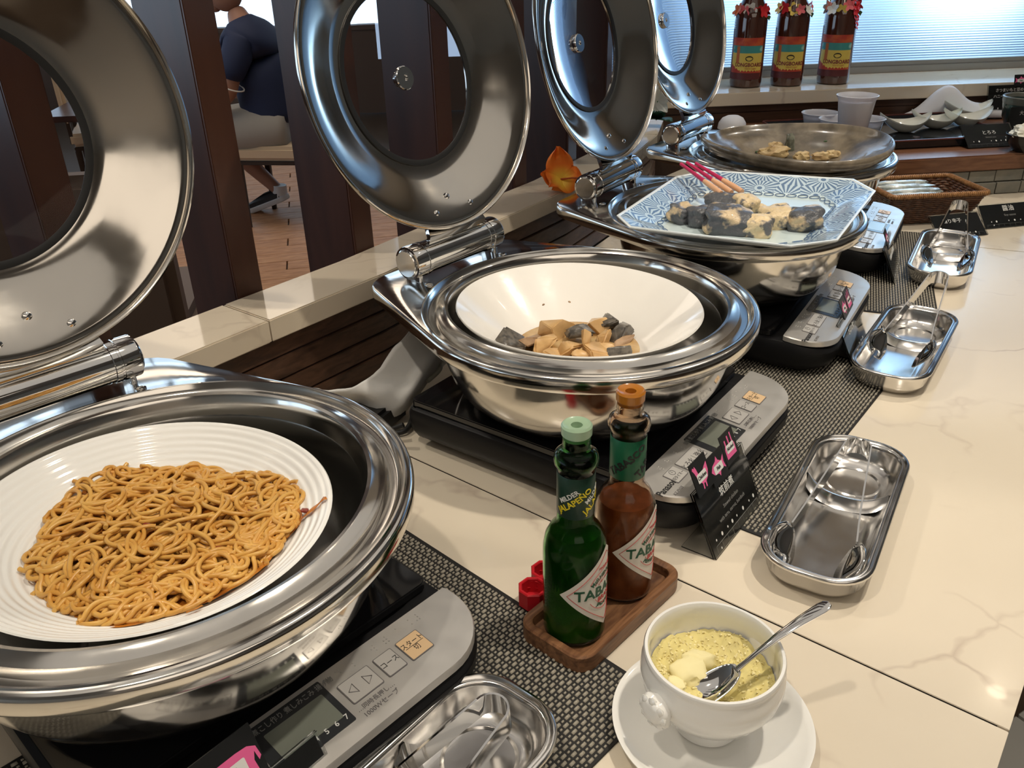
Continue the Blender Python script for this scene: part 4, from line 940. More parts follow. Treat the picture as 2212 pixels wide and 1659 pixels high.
bag = Bag(); rc = random.Random(4)
for k in range(700):
    a = rc.uniform(0, 2*PI); r = .045*math.sqrt(rc.random()); x, y = r*math.cos(a), r*math.sin(a); s = rc.uniform(.0006, .0014)
    h = .0445+.006*mn.noise(Vector((x*40, y*40, 1)))+.0032*mn.noise(Vector((x*170, y*170, 3)))-.010*math.exp(-((x-.012)**2+(y+.016)**2)/.0003)+.004*r/.0455
    ax = [Vector((rc.gauss(0, 1), rc.gauss(0, 1), rc.gauss(0, .6))).normalized()*s for _ in range(3)]; c = Vector((x, y, min(h, .060)))
    bag.add([c+ax[0], c-ax[0], c+ax[1], c-ax[1], c+ax[2], c-ax[2]], [(0, 2, 4), (2, 1, 4), (1, 3, 4), (3, 0, 4), (2, 0, 5), (1, 2, 5), (3, 1, 5), (0, 3, 5)])
o2 = bag.obj('cheese_crumbs', M_CHL, o, smooth=False); o2['kind'] = 'stuff'
for i, (px, py, s, lab) in enumerate(((1487, 1452, (.0125, .011, .009), 'pale lump of packed cheese at the left of the cheese bowl'), (1510, 1428, (.007, .012, .008), 'narrow pale cheese lump behind the larger one'), (1462, 1478, (.007, .005, .004), 'small pale cheese lump near the front rim of the cheese bowl'))):
    p = at(px, py, .053); tag(lump('cheese_lump', s, M_CHL, None, i+90, .14, 3, 2.6, 4, loc=p, rz=i+.4), lab, 'cheese', 'cheese lumps in the footed bowl')
# spoon: bowl in the cheese, handle over the rim
A0 = at(1548, 1478, .0565); A1 = at(1672, 1392, .0810); dv = (A1-A0); dv2 = dv.normalized()
t = thing('teaspoon', 'steel teaspoon resting in the cheese with its handle over the rim', 'spoon', A0)
t.rotation_mode = 'QUATERNION'; q_ = dv2.to_track_quat('X', 'Z'); t.rotation_quaternion = q_
V = []; n1, n2 = 16, 12
for i in range(n1):
    a_ = i/(n1-1); x = -.0215+.041*a_; w_ = .0125*math.sqrt(max(0, 1-((a_-.45)/(.45 if a_ < .45 else .58))**2))*(1-.12*a_)+.0004
    for j in range(n2):
        s_ = j/(n2-1)*2-1; V.append((x, w_*s_, -.0055*(1-s_*s_)*math.sin(PI*min(1, max(0, a_)))**.7+.0012))
F = [(i*n2+j, i*n2+j+1, (i+1)*n2+j+1, (i+1)*n2+j) for i in range(n1-1) for j in range(n2-1)]
o = mesh('spoon_bowl', V, F, M_CHROME, t, auto=80); md = o.modifiers.new('s', 'SOLIDIFY'); md.thickness = .0008
st_ = [(.018, .0026, .0010, .0012), (.026, .0019, .0016, .0018), (.036, .0021, .0014, .0035), (.055, .0033, .0011, .0050), (.075, .0043, .0010, .0050), (.092, .0050, .0010, .0035), (.097, .0044, .0009, .0028), (.0995, .0022, .0007, .0023)]
loft('handle', [[(x, w*math.cos(b_), z+h*math.sin(b_)) for b_ in [2*PI*k/14 for k in range(14)]] for x, w, h, z in st_], M_CHROME, t, auto=60)
# ================================================================ MENU CARDS IN ACRYLIC HOLDERS
def flat(name, pts, m, parent, M, z=.0002): return mesh(name, [M @ Vector((x, y, z)) for x, y in pts], [tuple(range(len(pts)))], m, parent, smooth=False)
COW = [(-.48, .05), (-.44, .20), (-.36, .16), (-.30, .22), (-.10, .24), (.20, .24), (.36, .22), (.46, .14), (.48, -.05), (.44, -.10), (.42, .08), (.38, -.05), (.40, -.32), (.33, -.32), (.30, -.12), (.24, -.10), (.22, -.32), (.15, -.32), (.12, -.08), (-.10, -.08), (-.14, -.32), (-.21, -.32), (-.22, -.08), (-.30, -.10), (-.34, -.05), (-.40, .02)]
CHK = [(-.42, .34), (-.36, .40), (-.30, .34), (-.26, .40), (-.20, .30), (-.16, .12), (.05, .06), (.25, .18), (.42, .26), (.40, .0), (.30, -.18), (.14, -.26), (.12, -.42), (.06, -.42), (.07, -.27), (-.02, -.26), (-.04, -.42), (-.10, -.42), (-.08, -.24), (-.24, -.12), (-.30, .10), (-.34, .22)]
FSH = [(-.44, 0), (-.30, .17), (-.08, .24), (.02, .38), (.08, .22), (.24, .10), (.44, .24), (.38, 0), (.44, -.24), (.24, -.10), (.08, -.20), (.0, -.34), (-.06, -.22), (-.30, -.16)]
ALC = [(-.36, -.34), (-.36, .0), (-.28, .12), (-.28, .30), (-.20, .30), (-.20, .12), (-.12, .06), (-.04, .12), (-.04, .38), (.04, .38), (.04, .12), (.12, .06), (.20, .12), (.20, .42), (.27, .42), (.27, .12), (.35, .0), (.35, -.34)]
PIG = FSH
def menu_card(label, bl, ang, W, Hc, k, lines, tabs=(), marks=((.1, .28), (.2, .3), (.45, .28), (.55, .3), (.66, .3), (.78, .28)), foot=.034, zb=0.0, group='black menu cards in clear holders', shiny=False):
    t = thing('menu_card_holder', label, 'menu card', (bl[0], bl[1], zb), ang, group)
    tl = math.atan(k); M = Matrix(((1, 0, 0, 0), (0, math.sin(tl), -math.cos(tl), 0), (0, math.cos(tl), math.sin(tl), .0015), (0, 0, 0, 1)))
    P1 = [(-.002, -.001), (W+.002, -.001), (W+.002, Hc+.002), (-.002, Hc+.002)]
    ac = prism('acrylic_front', P1, .0006, .0018, M_ACRYL, t, 0, xf=M)
    prism('acrylic_back', P1, -.0018, -.0004, M_ACRYL, t, 0, xf=M)
    if foot: box('acrylic_foot', (W/2, foot/2+.001, .0008), (W+.004, foot, .0014), M_ACRYL, t, .0002)
    cdk = prism('card', [(0, 0), (W, 0), (W, Hc), (0, Hc)], -.0003, .0003, M_CARD, t, 0, xf=M)
    Mf = M @ T(0, 0, .0020)
    for (s, sz, x, y, m_) in lines: text(s, sz*W, m_, cdk, Mf @ T(x*W, y*Hc, 0))
    for i, (x, y) in enumerate(marks):
        r = .016*W*(1 if i % 2 else .6); flat('allergen_mark', [(x*W+r*math.cos(q), y*Hc*.5+r*1.2*math.sin(q)) for q in [2*PI*j/10 for j in range(10)]], M_WPRINT, cdk, Mf)
    bag = Bag()
    for i in range(9):
        V, F = tube_data([M @ Vector((W*(.05+.9*i/8), .02*Hc, .0021)), M @ Vector((W*(.05+.9*i/8), .13*Hc, .0021))], .00012, 3); bag.add(V, F)
    V, F = tube_data([M @ Vector((W*.05, .13*Hc, .0021)), M @ Vector((W*.95, .13*Hc, .0021))], .00012, 3); bag.add(V, F)
    bag.obj('ruled_lines', M_GPRINT, cdk, smooth=False)
    for x, y, w_, h_, word, shape, rot in tabs:
        tb_ = prism('tab', [(x, y), (x+w_, y), (x+w_, y+h_), (x, y+h_)], .0019, .0030, M_CARD, t, 0, xf=M)
        Mt = M @ T(x+w_/2, y+h_/2, .0031)
        flat('pink_picture', [(a_*w_, b_*h_*.95) for a_, b_ in shape], M_PINK, tb_, Mt, 0)
        rr2 = [(a_-.0*w_, b_-.03*h_) for a_, b_ in rrect(w_*.56, h_*.27, .0012, 3)]
        flat('white_plate', rr2, M_WPRINT, tb_, Mt, .0002); text(word, w_*.155, M_INK, tb_, Mt @ T(0, -.03*h_, .0004), bold=.00008)
    return t
c1 = at(1545, 1208, 0); c2 = at(1640, 1088, 0)
menu_card('black menu card about stewed chicken with Chicken, Fish and Alcohol tabs, beside the whole tray', c1, R(52.9), .110, .068, .46,
    [('筑前煮', .098, .52, .70, M_WPRINT), ('Stewed chicken', .050, .52, .50, M_GPRINT), ('with taro, carrot, burdock', .050, .50, .37, M_GPRINT)],
    [(.004, .062, .033, .034, 'Chicken', CHK, 0), (.036, .056, .033, .031, 'Fish', FSH, 0), (.070, .062, .030, .032, 'Alcohol', ALC, 0)], marks=((.08, .42), (.2, .42), (.32, .42), (.42, .42), (.52, .42), (.66, .42), (.8, .42), (.9, .42), (.12, .10)))
menu_card('mirror-like black menu card with two pink tabs, beside the third cooker', at(1841, 793, 0), R(60), .110, .062, .49, [('さばの煮付け', .085, .5, .62, M_WPRINT)], [(.030, .056, .030, .030, 'Fish', FSH, 0), (.062, .056, .030, .032, 'Alcohol', ALC, 0)])
menu_card('black menu card seen edge on beside the farthest cooker panel', at(1932, 616, 0), R(63.3), .110, .062, .46, [('白身魚の竜田揚げ', .075, .5, .62, M_WPRINT)], [(.030, .056, .030, .028, 'Fish', FSH, 0)])
menu_card('black menu card with a pink Beef tab at the bottom edge of the picture', uv(.098, -.322), R(50), .116, .074, .45, [('ミートソース', .085, .5, .62, M_WPRINT)], [(.030, .070, .050, .042, 'Beef', COW, 0)])
b5 = at(2132, 507, 0); menu_card('black menu card behind the raised bow of the farthest tongs, before the basket', (b5.x-.105, b5.y-.026, 0), R(13), .106, .052, 1.2, [('練り辛子', .10, .40, .70, M_WPRINT)])
menu_card('black menu card at the right edge, beside the wicker basket', at(2128, 496, 0), R(11), .112, .050, .9, [('醤油', .12, .56, .78, M_WPRINT), ('Soy sauce', .06, .56, .50, M_GPRINT)], marks=((.15, .5), (.25, .5), (.5, .5), (.62, .5), (.74, .5), (.86, .5), (.18, .2)))
# ================================================================ RAISED WOODEN PLATFORM AND WHAT STANDS ON IT
ZPL = .09
e0 = at(1928, 347, ZPL); e1 = at(2212, 331, ZPL); ed_ = (e1-e0).normalized(); en = Vector((-ed_.y, ed_.x, 0))
PF = thing('raised_platform', 'raised wooden platform at the back right, faced with grey stone tiles', 'platform')
F0 = e0-ed_*.075; F1 = e0+ed_*1.2
bk0 = b0+bn*.018; 
def wallp(x): return bk0+bd*((x-bk0.x)/bd.x)
poly = [F0, F1, wallp(F1.x+.05), wallp(.58), Vector((.60, 1.94, 0)), Vector((.70, 1.86, 0))]
prism('wood_top', [(p.x, p.y) for p in poly], ZPL-.034, ZPL, M_PLAT, PF, .003)
prism('core', [(p.x, p.y) for p in [F0+en*.016+ed_*.01, F1+en*.016, wallp(F1.x)-bn*.01, wallp(.60)-bn*.01, Vector((.62, 1.955, 0)), Vector((.715, 1.88, 0))]], .0005, ZPL-.035, mat('tile_grout', (.10, .10, .08), .8), PF)
M_TILE = mat('grey_green_tile', (.235, .22, .18), .45, noise=(40, (.17, .17, .15), .35, .65, 5), coat=.2)
rt = random.Random(9); ta = math.atan2(ed_.y, ed_.x)
for r_i in range(2):
    x = .012
    while x < 1.1:
        w_ = rt.uniform(.058, .068); h_ = .0265
        p = F0+ed_*(x+w_/2)+en*(.012-.004*(1-r_i)+rt.uniform(-.0006, .0006))
        b_ = box('tile', (0, 0, 0), (w_-.0022, .010, h_-.0012), M_TILE, PF, .0012, seg=1); b_.location = (p.x, p.y, .0008+r_i*h_*1.02+h_/2); b_.rotation_euler = (0, 0, ta+rt.uniform(-.006, .006)); x += w_
def P_(px, py, z=ZPL): return at(px, py, z)
# black lacquer tray
t = thing('serving_tray', 'black lacquer tray on the wooden platform holding cups and white dishes', 'tray')
tl_, tr_, bl_, br_ = P_(1700, 250), P_(2190, 262), P_(1730, 338), P_(2150, 318)
tb0 = P_(1700, 246, ZPL+.018); fr0 = P_(1960, 322, ZPL)
fd = (P_(2085, 317)-P_(1930, 325)).normalized(); fn = Vector((-fd.y, fd.x, 0)); org = P_(1930, 325)-fd*.20
TW, TDp = .50, .30
def tq(x, y, z): p = org+fd*x+fn*y; return (p.x, p.y, ZPL+z)
def trr(d, z): return [tq(TW/2+x, TDp/2+y, z) for x, y in rrect(TW-2*d, TDp-2*d, max(.015-d, .003), 4)]
loft('tray', [trr(.010, .0005), trr(.004, .003), trr(0, .019), trr(.001, .021), trr(.004, .021), trr(.005, .019), trr(.010, .0055), trr(.014, .0045)], mat('black_lacquer', (.016, .018, .022), .12, coat=.5), t)
o_ = loft('tray_edge', [trr(-.0004, .0188), trr(.0008, .0216), trr(.0042, .0216), trr(.0052, .0188)], mat('red_brown_edge', (.09, .025, .018), .3), t, False, False)
# plastic cups of sauce
M_CUP = mat('frosted_cup', (.80, .80, .84), .25, trans=.45, ior=1.3); M_CUPB = mat('cup_with_ice', (.62, .58, .60), .4, noise=(60, (.42, .36, .37), .4, .65))
ZT = ZPL+.0048
def cup(px, py, z, r, h, lab, sauce):
    p = at(px, py, z+h); t = thing('plastic_cup', lab, 'cup', (p.x, p.y, z), 0, 'frosted plastic cups on the black tray')
    lathe('cup', [(0, 0), (r*.72, 0), (r*.76, .002), (r*.93, h*.86), (r*.95, h*.90), (r, h*.92), (r*1.03, h), (r*1.00, h+.0008), (r*.95, h*.965), (r*.90, h*.86), (r*.73, .003), (0, .002)], M_CUP, t, 48, auto=50)
    lathe('contents', [(0, .0025), (r*.71, .0025), (r*(.72+.16*sauce), h*.80*sauce+.001), (0, h*.80*sauce+.001)], M_CUPB, t, 36)
    return t
cup(1773, 243, ZT, .045, .042, 'low frosted plastic cup, back left one on the black tray', .85)
cup(1812, 256, ZT, .045, .042, 'low frosted plastic cup, front one below the tall cup', .85)
cup(1870, 255, ZT, .045, .042, 'low frosted plastic cup, right one under the tall cup', .75)
cpt = at(1853, 205, ZT+.0435+.071); 
t = thing('plastic_cup', 'tall frosted plastic cup standing on top of the low cups', 'cup', (cpt.x, cpt.y, ZT+.0435), 0, 'frosted plastic cups on the black tray')
lathe('cup', [(0, 0), (.031, 0), (.0325, .002), (.040, .060), (.041, .064), (.0435, .066), (.0455, .071), (.044, .0718), (.0405, .067), (.0385, .060), (.0305, .003), (0, .002)], M_CUP, t, 48, auto=50)
lathe('contents', [(0, .003), (.0298, .0032), (.0372, .058), (0, .058)], M_CUPB, t, 36)
# leaf-shaped white dishes: a curved boat with two raised tips
M_DISH = mat('ivory_dish', (.80, .78, .68), .16, coat=.4); M_DISHG = mat('pale_green_glaze', (.56, .70, .52), .16, coat=.4)
def leaf_dish(px, py, a, lab, green=False, L=.125, W=.080, H=.040, z=ZT):
    p = at(px, py, z+.008); n1, n2 = 25, 13; V = []; V2 = []
    for i in range(n1):
        s = i/(n1-1)*2-1
        for j in range(n2):
            q = j/(n2-1)*2-1; w_ = W/2*(max(0, 1-abs(s)**1.6))**.75+.0015; x = s*L/2; y = q*w_+.010*s*s
            zz = H*(abs(s)**2.2)+.022*(abs(q)**2.2)*(1-s*s*.8); V.append((x, y, zz+.0022)); V2.append((x, y*.97, zz-.0005+0*s))
    n = n1*n2; F = [(i*n2+j, (i+1)*n2+j, (i+1)*n2+j+1, i*n2+j+1) for i in range(n1-1) for j in range(n2-1)]
    F2 = [tuple(k+n for k in f[::-1]) for f in F]; E = [i*n2 for i in range(n1)]+[(n1-1)*n2+j for j in range(1, n2)]+[i*n2+n2-1 for i in range(n1-2, -1, -1)]+[j for j in range(n2-2, 0, -1)]
    F3 = [(E[k], E[(k+1) % len(E)], E[(k+1) % len(E)]+n, E[k]+n) for k in range(len(E))]
    me_ = mesh('leaf_dish', V+V2, F+F2+F3, [M_DISH, M_DISHG], None, auto=60)
    if green:
        for pg in me_.data.polygons:
            if pg.index < len(F) and pg.center.x < -L*.12: pg.material_index = 1
    me_.location = (p.x, p.y, z); me_.rotation_euler = (0, 0, a); return tag(me_, lab, 'dish', 'leaf shaped white dishes on the tray')
leaf_dish(1955, 278, R(-2), 'white boat shaped dish, front left one on the black tray')
leaf_dish(2022, 270, R(0), 'white boat shaped dish, second from the left on the black tray')
leaf_dish(2090, 266, R(3), 'white boat shaped dish with a pale green glazed tip, third on the black tray', True)
leaf_dish(2090, 250, R(1), 'white boat shaped dish with a pale green tip, at the back of the tray', True)
# folded white napkin / paper hood behind the tray
V = []; n1, n2 = 31, 9; a0 = P_(1945, 254); a1 = P_(2190, 250); dd = (a1-a0)
for i in range(n1):
    s = i/(n1-1); h = .078*math.exp(-((s-.33)/.20)**2)+.030*math.exp(-((s-.72)/.22)**2)+.002
    for j in range(n2):
        q = j/(n2-1); c = a0+dd*s+bn*(q-.75)*.07*(1-.3*abs(s-.4)); V.append((c.x, c.y, ZPL+.001+h*(math.sin(PI*(.02+.96*q)))**.8*(1 if q < .6 else 1)))
o = mesh('white_napkin', V, [(i*n2+j, (i+1)*n2+j, (i+1)*n2+j+1, i*n2+j+1) for i in range(n1-1) for j in range(n2-1)], mat('white_cloth', (.72, .72, .75), .8), None, auto=80)
md = o.modifiers.new('s', 'SOLIDIFY'); md.thickness = .0012; md.offset = 1; tag(o, 'folded white napkin standing in a peak behind the white dishes', 'napkin')
V = []; c = P_(1592, 274); 
o = lathe('white_napkin', [(.036, .002), (.034, .016), (.026, .028), (.014, .034), (0, .036)], MATS['white_cloth'], None, 32, rf=lambda a, r: 1+.06*math.sin(3*a)); o.location = (c.x-.02, c.y-.03, ZPL)
tag(o, 'rounded white napkin peeking out behind the left of the stoneware bowl', 'napkin')
# menu cards on the platform
p_l, p_r = P_(2092, 322), P_(2197, 316); an_ = math.atan2((p_r-p_l).y, (p_r-p_l).x)
menu_card('black menu card lying back on the platform edge, in front of the white dishes', p_l, an_, (p_r-p_l).length, .062, 1.15, [('とろろ', .10, .52, .62, M_WPRINT), ('Grated yam', .045, .52, .42, M_GPRINT)], marks=((.14, .50), (.25, .50), (.5, .5), (.6, .5), (.7, .5), (.8, .5), (.9, .5)), foot=.03, zb=ZPL)
p2 = P_(2130, 258); menu_card('tall black menu card with a pink fish tab behind the white dishes', p2, R(6), .115, .082, .25, [('さつまいもと豆の', .085, .50, .84, M_WPRINT), ('ハニーマスタード', .085, .46, .66, M_WPRINT)], [(.068, .078, .036, .028, 'Fish', [(-a, b) for a, b in FSH], 0)], marks=((.12, .6), (.25, .6)), foot=.03, zb=ZPL)
# dark ceramic bowls at the right edge
M_DKG = mat('dark_green_glaze', (.022, .045, .040), .15, coat=.5); M_RIMG = mat('grey_glazed_rim', (.17, .17, .14), .25, coat=.4)
c = P_(2212, 232, ZPL+.062); t = thing('dark_bowl', 'dark green glazed bowl with grey rim, cut off by the right edge', 'bowl', (c.x+.0, c.y+.0, ZPL))
c = at(2220, 206, ZPL+.080); t.location = (c.x, c.y, ZPL)
lathe('bowl', [(0, 0), (.030, 0), (.034, .004), (.046, .03), (.050, .060), (.051, .070), (.047, .070), (.043, .04), (.03, .012), (0, .008)], M_DKG, t, 48); lathe('rim_glaze', [(.0505, .062), (.0525, .070), (.0535, .078), (.0515, .080), (.0485, .078), (.0470, .070)], M_RIMG, t, 48)
menu_card('black menu card at the far right, before the dark green bowl', P_(2176, 296), R(6), .10, .066, .2, [('大根おろし', .11, .50, .78, M_WPRINT)], marks=(), foot=.02, zb=ZPL)
c = at(2222, 287, ZPL+.040); t = thing('dark_bowl', 'black bowl heaped with white grated radish at the right edge', 'bowl', (c.x, c.y, ZPL))
lathe('bowl', [(0, 0), (.022, 0), (.026, .004), (.040, .022), (.044, .038), (.042, .038), (.037, .024), (.02, .008), (0, .006)], M_GLASSBLK, t, 48)
M_RAD = mat('grated_radish', (.78, .76, .66), .7)
o = lump('grated_radish', (.034, .034, .020), M_RAD, None, 3, .22, 4, 2, 9, loc=(c.x, c.y, ZPL+.036)); tag(o, 'fluffy white grated radish heaped in the black bowl', 'radish', kind='stuff')
# ================================================================ WICKER BASKET WITH WRAPPED ITEMS
t = thing('wicker_basket', 'rectangular brown wicker basket with a lighter wrapped rim', 'basket', (.860, 1.722, 0), R(5))
M_WICK = mat('dark_wicker', (.085, .035, .020), .35, noise=(120, (.16, .07, .035), .4, .6), coat=.3); M_RIMK = mat('tan_wicker_rim', (.46, .24, .10), .4, noise=(160, (.30, .15, .06), .4, .6))
def brect(f, z, n=20):
    w_, d_ = .160+.043*f, .105+.040*f; P = []
    base = rrect(w_, d_, .010, 4); L = len(base)
    for i in range(L):
        a_, b_ = Vector((*base[i], z)), Vector((*base[(i+1) % L], z)); k = max(1, int((b_-a_).length/.004))
        for q in range(k): P.append(a_+(b_-a_)*q/k)
    return P
prism('base', rrect(.158, .103, .010, 3), .0006, .004, M_WICK, t)
bag = Bag()
for r_i in range(13):
    f = r_i/12; P = brect(f*.96, .004+f*.056); n = len(P); out_ = []
    for i, p in enumerate(P):
        d = Vector((p.x, p.y, 0)).normalized(); ph = math.sin(2*PI*(i/5.0)+(PI if r_i % 2 else 0)); out_.append(p+d*ph*.0016)
    V, F = tube_data(out_, .0026, 6, True, up=Vector((0, 0, 1))); o = mesh('woven_strand', V, F, M_WICK, t, auto=80)
P = brect(1.0, .0630); tube('rim', P, .0046, M_RIMK, t, 10, True, up=Vector((0, 0, 1)))
bag = Bag(); n = len(P)
for i in range(0, n, 1):
    p = P[i]; tg = (P[(i+1) % n]-P[i-1]).normalized(); u1 = Vector((0, 0, 1)); u2 = tg.cross(u1)
    V, F = tube_data([p+(u1*math.cos(q)+u2*math.sin(q))*.0050+tg*(q*.0003) for q in [2*PI*k/8 for k in range(8)]], .0011, 4, True); bag.add(V, F)
o = bag.obj('rim_wrapping', M_RIMK, t, auto=80); o['kind'] = 'stuff'
M_FOIL = mat('crinkled_film', (.68, .72, .70), .12, spec=1, coat=.6, noise=(60, (.36, .40, .38), .45, .62), bump=(110, .9))
wl = ['nearest the front rim', 'second from the front rim', 'third from the front rim', 'in the middle', 'second from the back rim', 'nearest the back rim']
for i in range(6):
    y = -.042+.0165*i; z = .030+.004*(i % 2)
    o = lump('wrapped_wipe', (.058, .0085, .0075), M_FOIL, None, i+7, .10, 3, 4, 6); loc = Matrix.Rotation(R(5), 3, 'Z') @ Vector((-.034+.004*(i % 3), y, z)); o.location = (.860+loc.x, 1.722+loc.y, z+.024); o.rotation_euler = (0, 0, R(5+rt.uniform(-4, 4)))
    tag(o, 'crinkly clear-wrapped wet wipe in the basket, '+wl[i], 'wrapped wipe', 'wrapped wipes in the wicker basket')
for i in range(5):
    y = -.036+.0175*i; o = lump('wrapped_wipe', (.058, .0085, .0120), M_FOIL, None, i+27, .10, 3, 4, 6); loc = Matrix.Rotation(R(5), 3, 'Z') @ Vector((-.030, y, 0)); o.location = (.860+loc.x, 1.722+loc.y, .021); o.rotation_euler = (0, 0, R(5))
    tag(o, 'lower clear-wrapped wet wipe under the others in the basket, '+wl[i], 'wrapped wipe', 'lower layer of wrapped wipes')
# ================================================================ BEER BOTTLES WITH FLOWER GARLANDS ON THE BACK LEDGE
M_AMB = mat('amber_glass', (.060, .016, .008), .05, coat=.6, spec=.8); M_LBL = mat('label_yellow', (.70, .52, .10), .45); M_LBLR = mat('label_red', (.42, .045, .025), .45, noise=(30, (.55, .10, .03), .45, .6)); M_LBLT = mat('label_teal', (.055, .28, .26), .45, noise=(40, (.30, .55, .48), .55, .65)); M_LBB = mat('label_brown', (.10, .02, .02), .45); M_BOARD = mat('label_orange', (.50, .15, .05), .45)
PET = [mat('petal_red', (.65, .02, .03), .6), mat('petal_orange', (.80, .16, .03), .6), mat('petal_yellow', (.80, .60, .12), .6), mat('petal_pink', (.80, .16, .18), .6), mat('petal_white', (.75, .75, .68), .6)]; M_LEAF = mat('leaf_green', (.10, .22, .08), .6)
RBm = .0420
def beer(px, py, a, lab):
    p = at(px, py, ZB); t = thing('beer_bottle', lab, 'bottle', (p.x, p.y, ZB), a, 'brown beer bottles on the back ledge')
    s = RBm/.0305; out = [(0, .002), (.026, 0), (.0295, .002), (.0305, .008), (.0305, .118), (.0298, .128), (.0255, .143), (.0185, .158), (.0150, .172), (.0138, .200), (.0135, .222), (.0150, .224), (.0150, .230), (.0132, .233), (0, .234)]
    lathe('glass_body', [(r*s, z*s) for r, z in out], M_AMB, t, 56, auto=45)
    RR = RBm+.0002
    def patch(nm, a0_, a1_, z0, z1, m, par, off=0, jag=0, zf=None):
        n = 28; V = []; F = []
        for i in range(n+1):
            q = a0_+(a1_-a0_)*i/n; zz0 = z0+(jag*abs(math.sin(i*1.9)) if jag > 0 else 0)+(zf(i/n) if zf else 0)
            for z_ in (zz0, z1+(jag*.6*math.sin(i*1.1) if jag < 0 else 0)): V.append(((RR+off)*math.cos(q), (RR+off)*math.sin(q), z_))
        for i in range(n): F.append((2*i, 2*i+2, 2*i+3, 2*i+1))
        return mesh(nm, V, F, m, par, auto=80)
    lb = patch('paper_label', -1.05, 1.15, .028, .125, M_LBLR, t)
    patch('red_sky', -1.0, 1.1, .106, .124, M_LBLR, lb, .0002); patch('teal_sea', -1.0, 1.1, .083, .1055, M_LBLT, lb, .0002); patch('yellow_sand', -1.0, 1.1, .040, .0875, M_LBL, lb, .0004, .006, lambda s_: .016*(1-min(1, s_*3.2)))
    patch('surfboard', -.62, -.40, .062, .104, M_BOARD, lb, .0006)
    patch('brown_base', -1.05, 1.12, .022, .0385, M_LBB, lb, .0001)
    patch('side_stripe', -1.35, -1.07, .022, .145, M_LBB, t, .0001)
    text('LONGBOARD', .0132, M_BOARD if False else mat('maroon_print', (.20, .02, .03), .5), lb, None, wrap=(RR+.0006, .24, .0585), bold=.00035, sx=.92)
    text('Island Lager', .0064, M_BOARD, lb, None, wrap=(RR+.0006, .36, .0500)); 
    ov_ = [(.0100*math.cos(q), .0065*math.sin(q)) for q in [2*PI*k/24 for k in range(24)]]
    mesh('oval_badge', [((RR+.0008)*math.cos(.22+x/RR), (RR+.0008)*math.sin(.22+x/RR), .0745+y) for x, y in ov_], [tuple(range(24))], M_INK, lb, smooth=False)
    mesh('badge_centre', [((RR+.0013)*math.cos(.22+x*.8/RR), (RR+.0013)*math.sin(.22+x*.8/RR), .0745+y*.55) for x, y in ov_], [tuple(range(24))], M_LBL, lb, smooth=False)
    return t
def flower5(bag_, c, r, nrm, seed):
    nrm = nrm.normalized(); a_ = nrm.orthogonal().normalized(); b_ = nrm.cross(a_)
    for k in range(5):
        q = 2*PI*k/5+seed; d = a_*math.cos(q)+b_*math.sin(q); e = nrm.cross(d)
        P = [c, c+d*r*.55+e*r*.38+nrm*r*.12, c+d*r+e*r*.18+nrm*r*.25, c+d*r*1.02-e*r*.18+nrm*r*.25, c+d*r*.55-e*r*.38+nrm*r*.12]
        bag_.add(P+[p-nrm*.0006 for p in P], [(0, 1, 2, 3, 4), (9, 8, 7, 6, 5), (0, 5, 6, 1), (1, 6, 7, 2), (2, 7, 8, 3), (3, 8, 9, 4), (4, 9, 5, 0)])
def lei(loc, z, lab, seed, dangle=False):
    t = thing('flower_garland', lab, 'garland', (loc.x, loc.y, ZB+z), 0, 'flower garlands around the bottle necks'); r2 = random.Random(seed)
    tube('string', [(.033*math.cos(2*PI*k/24), .033*math.sin(2*PI*k/24), 0) for k in range(24)], .0008, M_LEAF, t, 5, True)
    for k in range(13):
        q = 2*PI*k/13+r2.uniform(-.1, .1); bg = Bag(); rr_ = .036+r2.uniform(-.003, .006); c = Vector((rr_*math.cos(q), rr_*math.sin(q), r2.uniform(-.006, .006))); flower5(bg, c, r2.uniform(.013, .018), Vector((math.cos(q), math.sin(q), r2.uniform(-.2, .6))), r2.random()*6)
        bg.obj('flower', PET[r2.choice((0, 0, 1, 2, 3, 0, 4, 3))], t, smooth=False)
    for q in (-.6, 1.2):
        bg = Bag(); c = Vector((.045*math.cos(q), .045*math.sin(q), -.010)); bg.add([c, c+Vector((.004, -.006, -.004)), c+Vector((.002, 0, -.014)), c+Vector((-.004, .005, -.006)), c+Vector((.001, 0, -.006-.0012))], [(0, 1, 2, 3), (0, 4, 1), (1, 4, 2), (2, 4, 3), (3, 4, 0)]); bg.obj('leaf', M_LEAF, t, smooth=False)
    if dangle:
        for k in range(4):
            bg = Bag(); q = -1.0+.12*k; flower5(bg, Vector((.040*math.cos(q), .040*math.sin(q), -.012-.011*k)), .012, Vector((math.cos(q), math.sin(q), .2)), k); bg.obj('flower', PET[0], t, smooth=False)
    return t
for i, ((px, py), lab, gl_) in enumerate((((1609, 187), 'brown beer bottle with a yellow and teal surf label, left one of three', 'red and yellow flower garland on the left beer bottle'), ((1697, 184), 'brown beer bottle with a yellow and teal surf label, middle one of three', 'garland with a hanging green leaf on the middle beer bottle'), ((1797, 180), 'brown beer bottle with a yellow and teal surf label, right one of three', 'garland with red petals hanging down the right beer bottle'))):
    p = at(px, py-1, ZB); b_ = beer(px, py-1, math.atan2(-p.y, -p.x)-.12, lab); lei(p, .188+.004*(i > 0), gl_, i+3, i == 2)
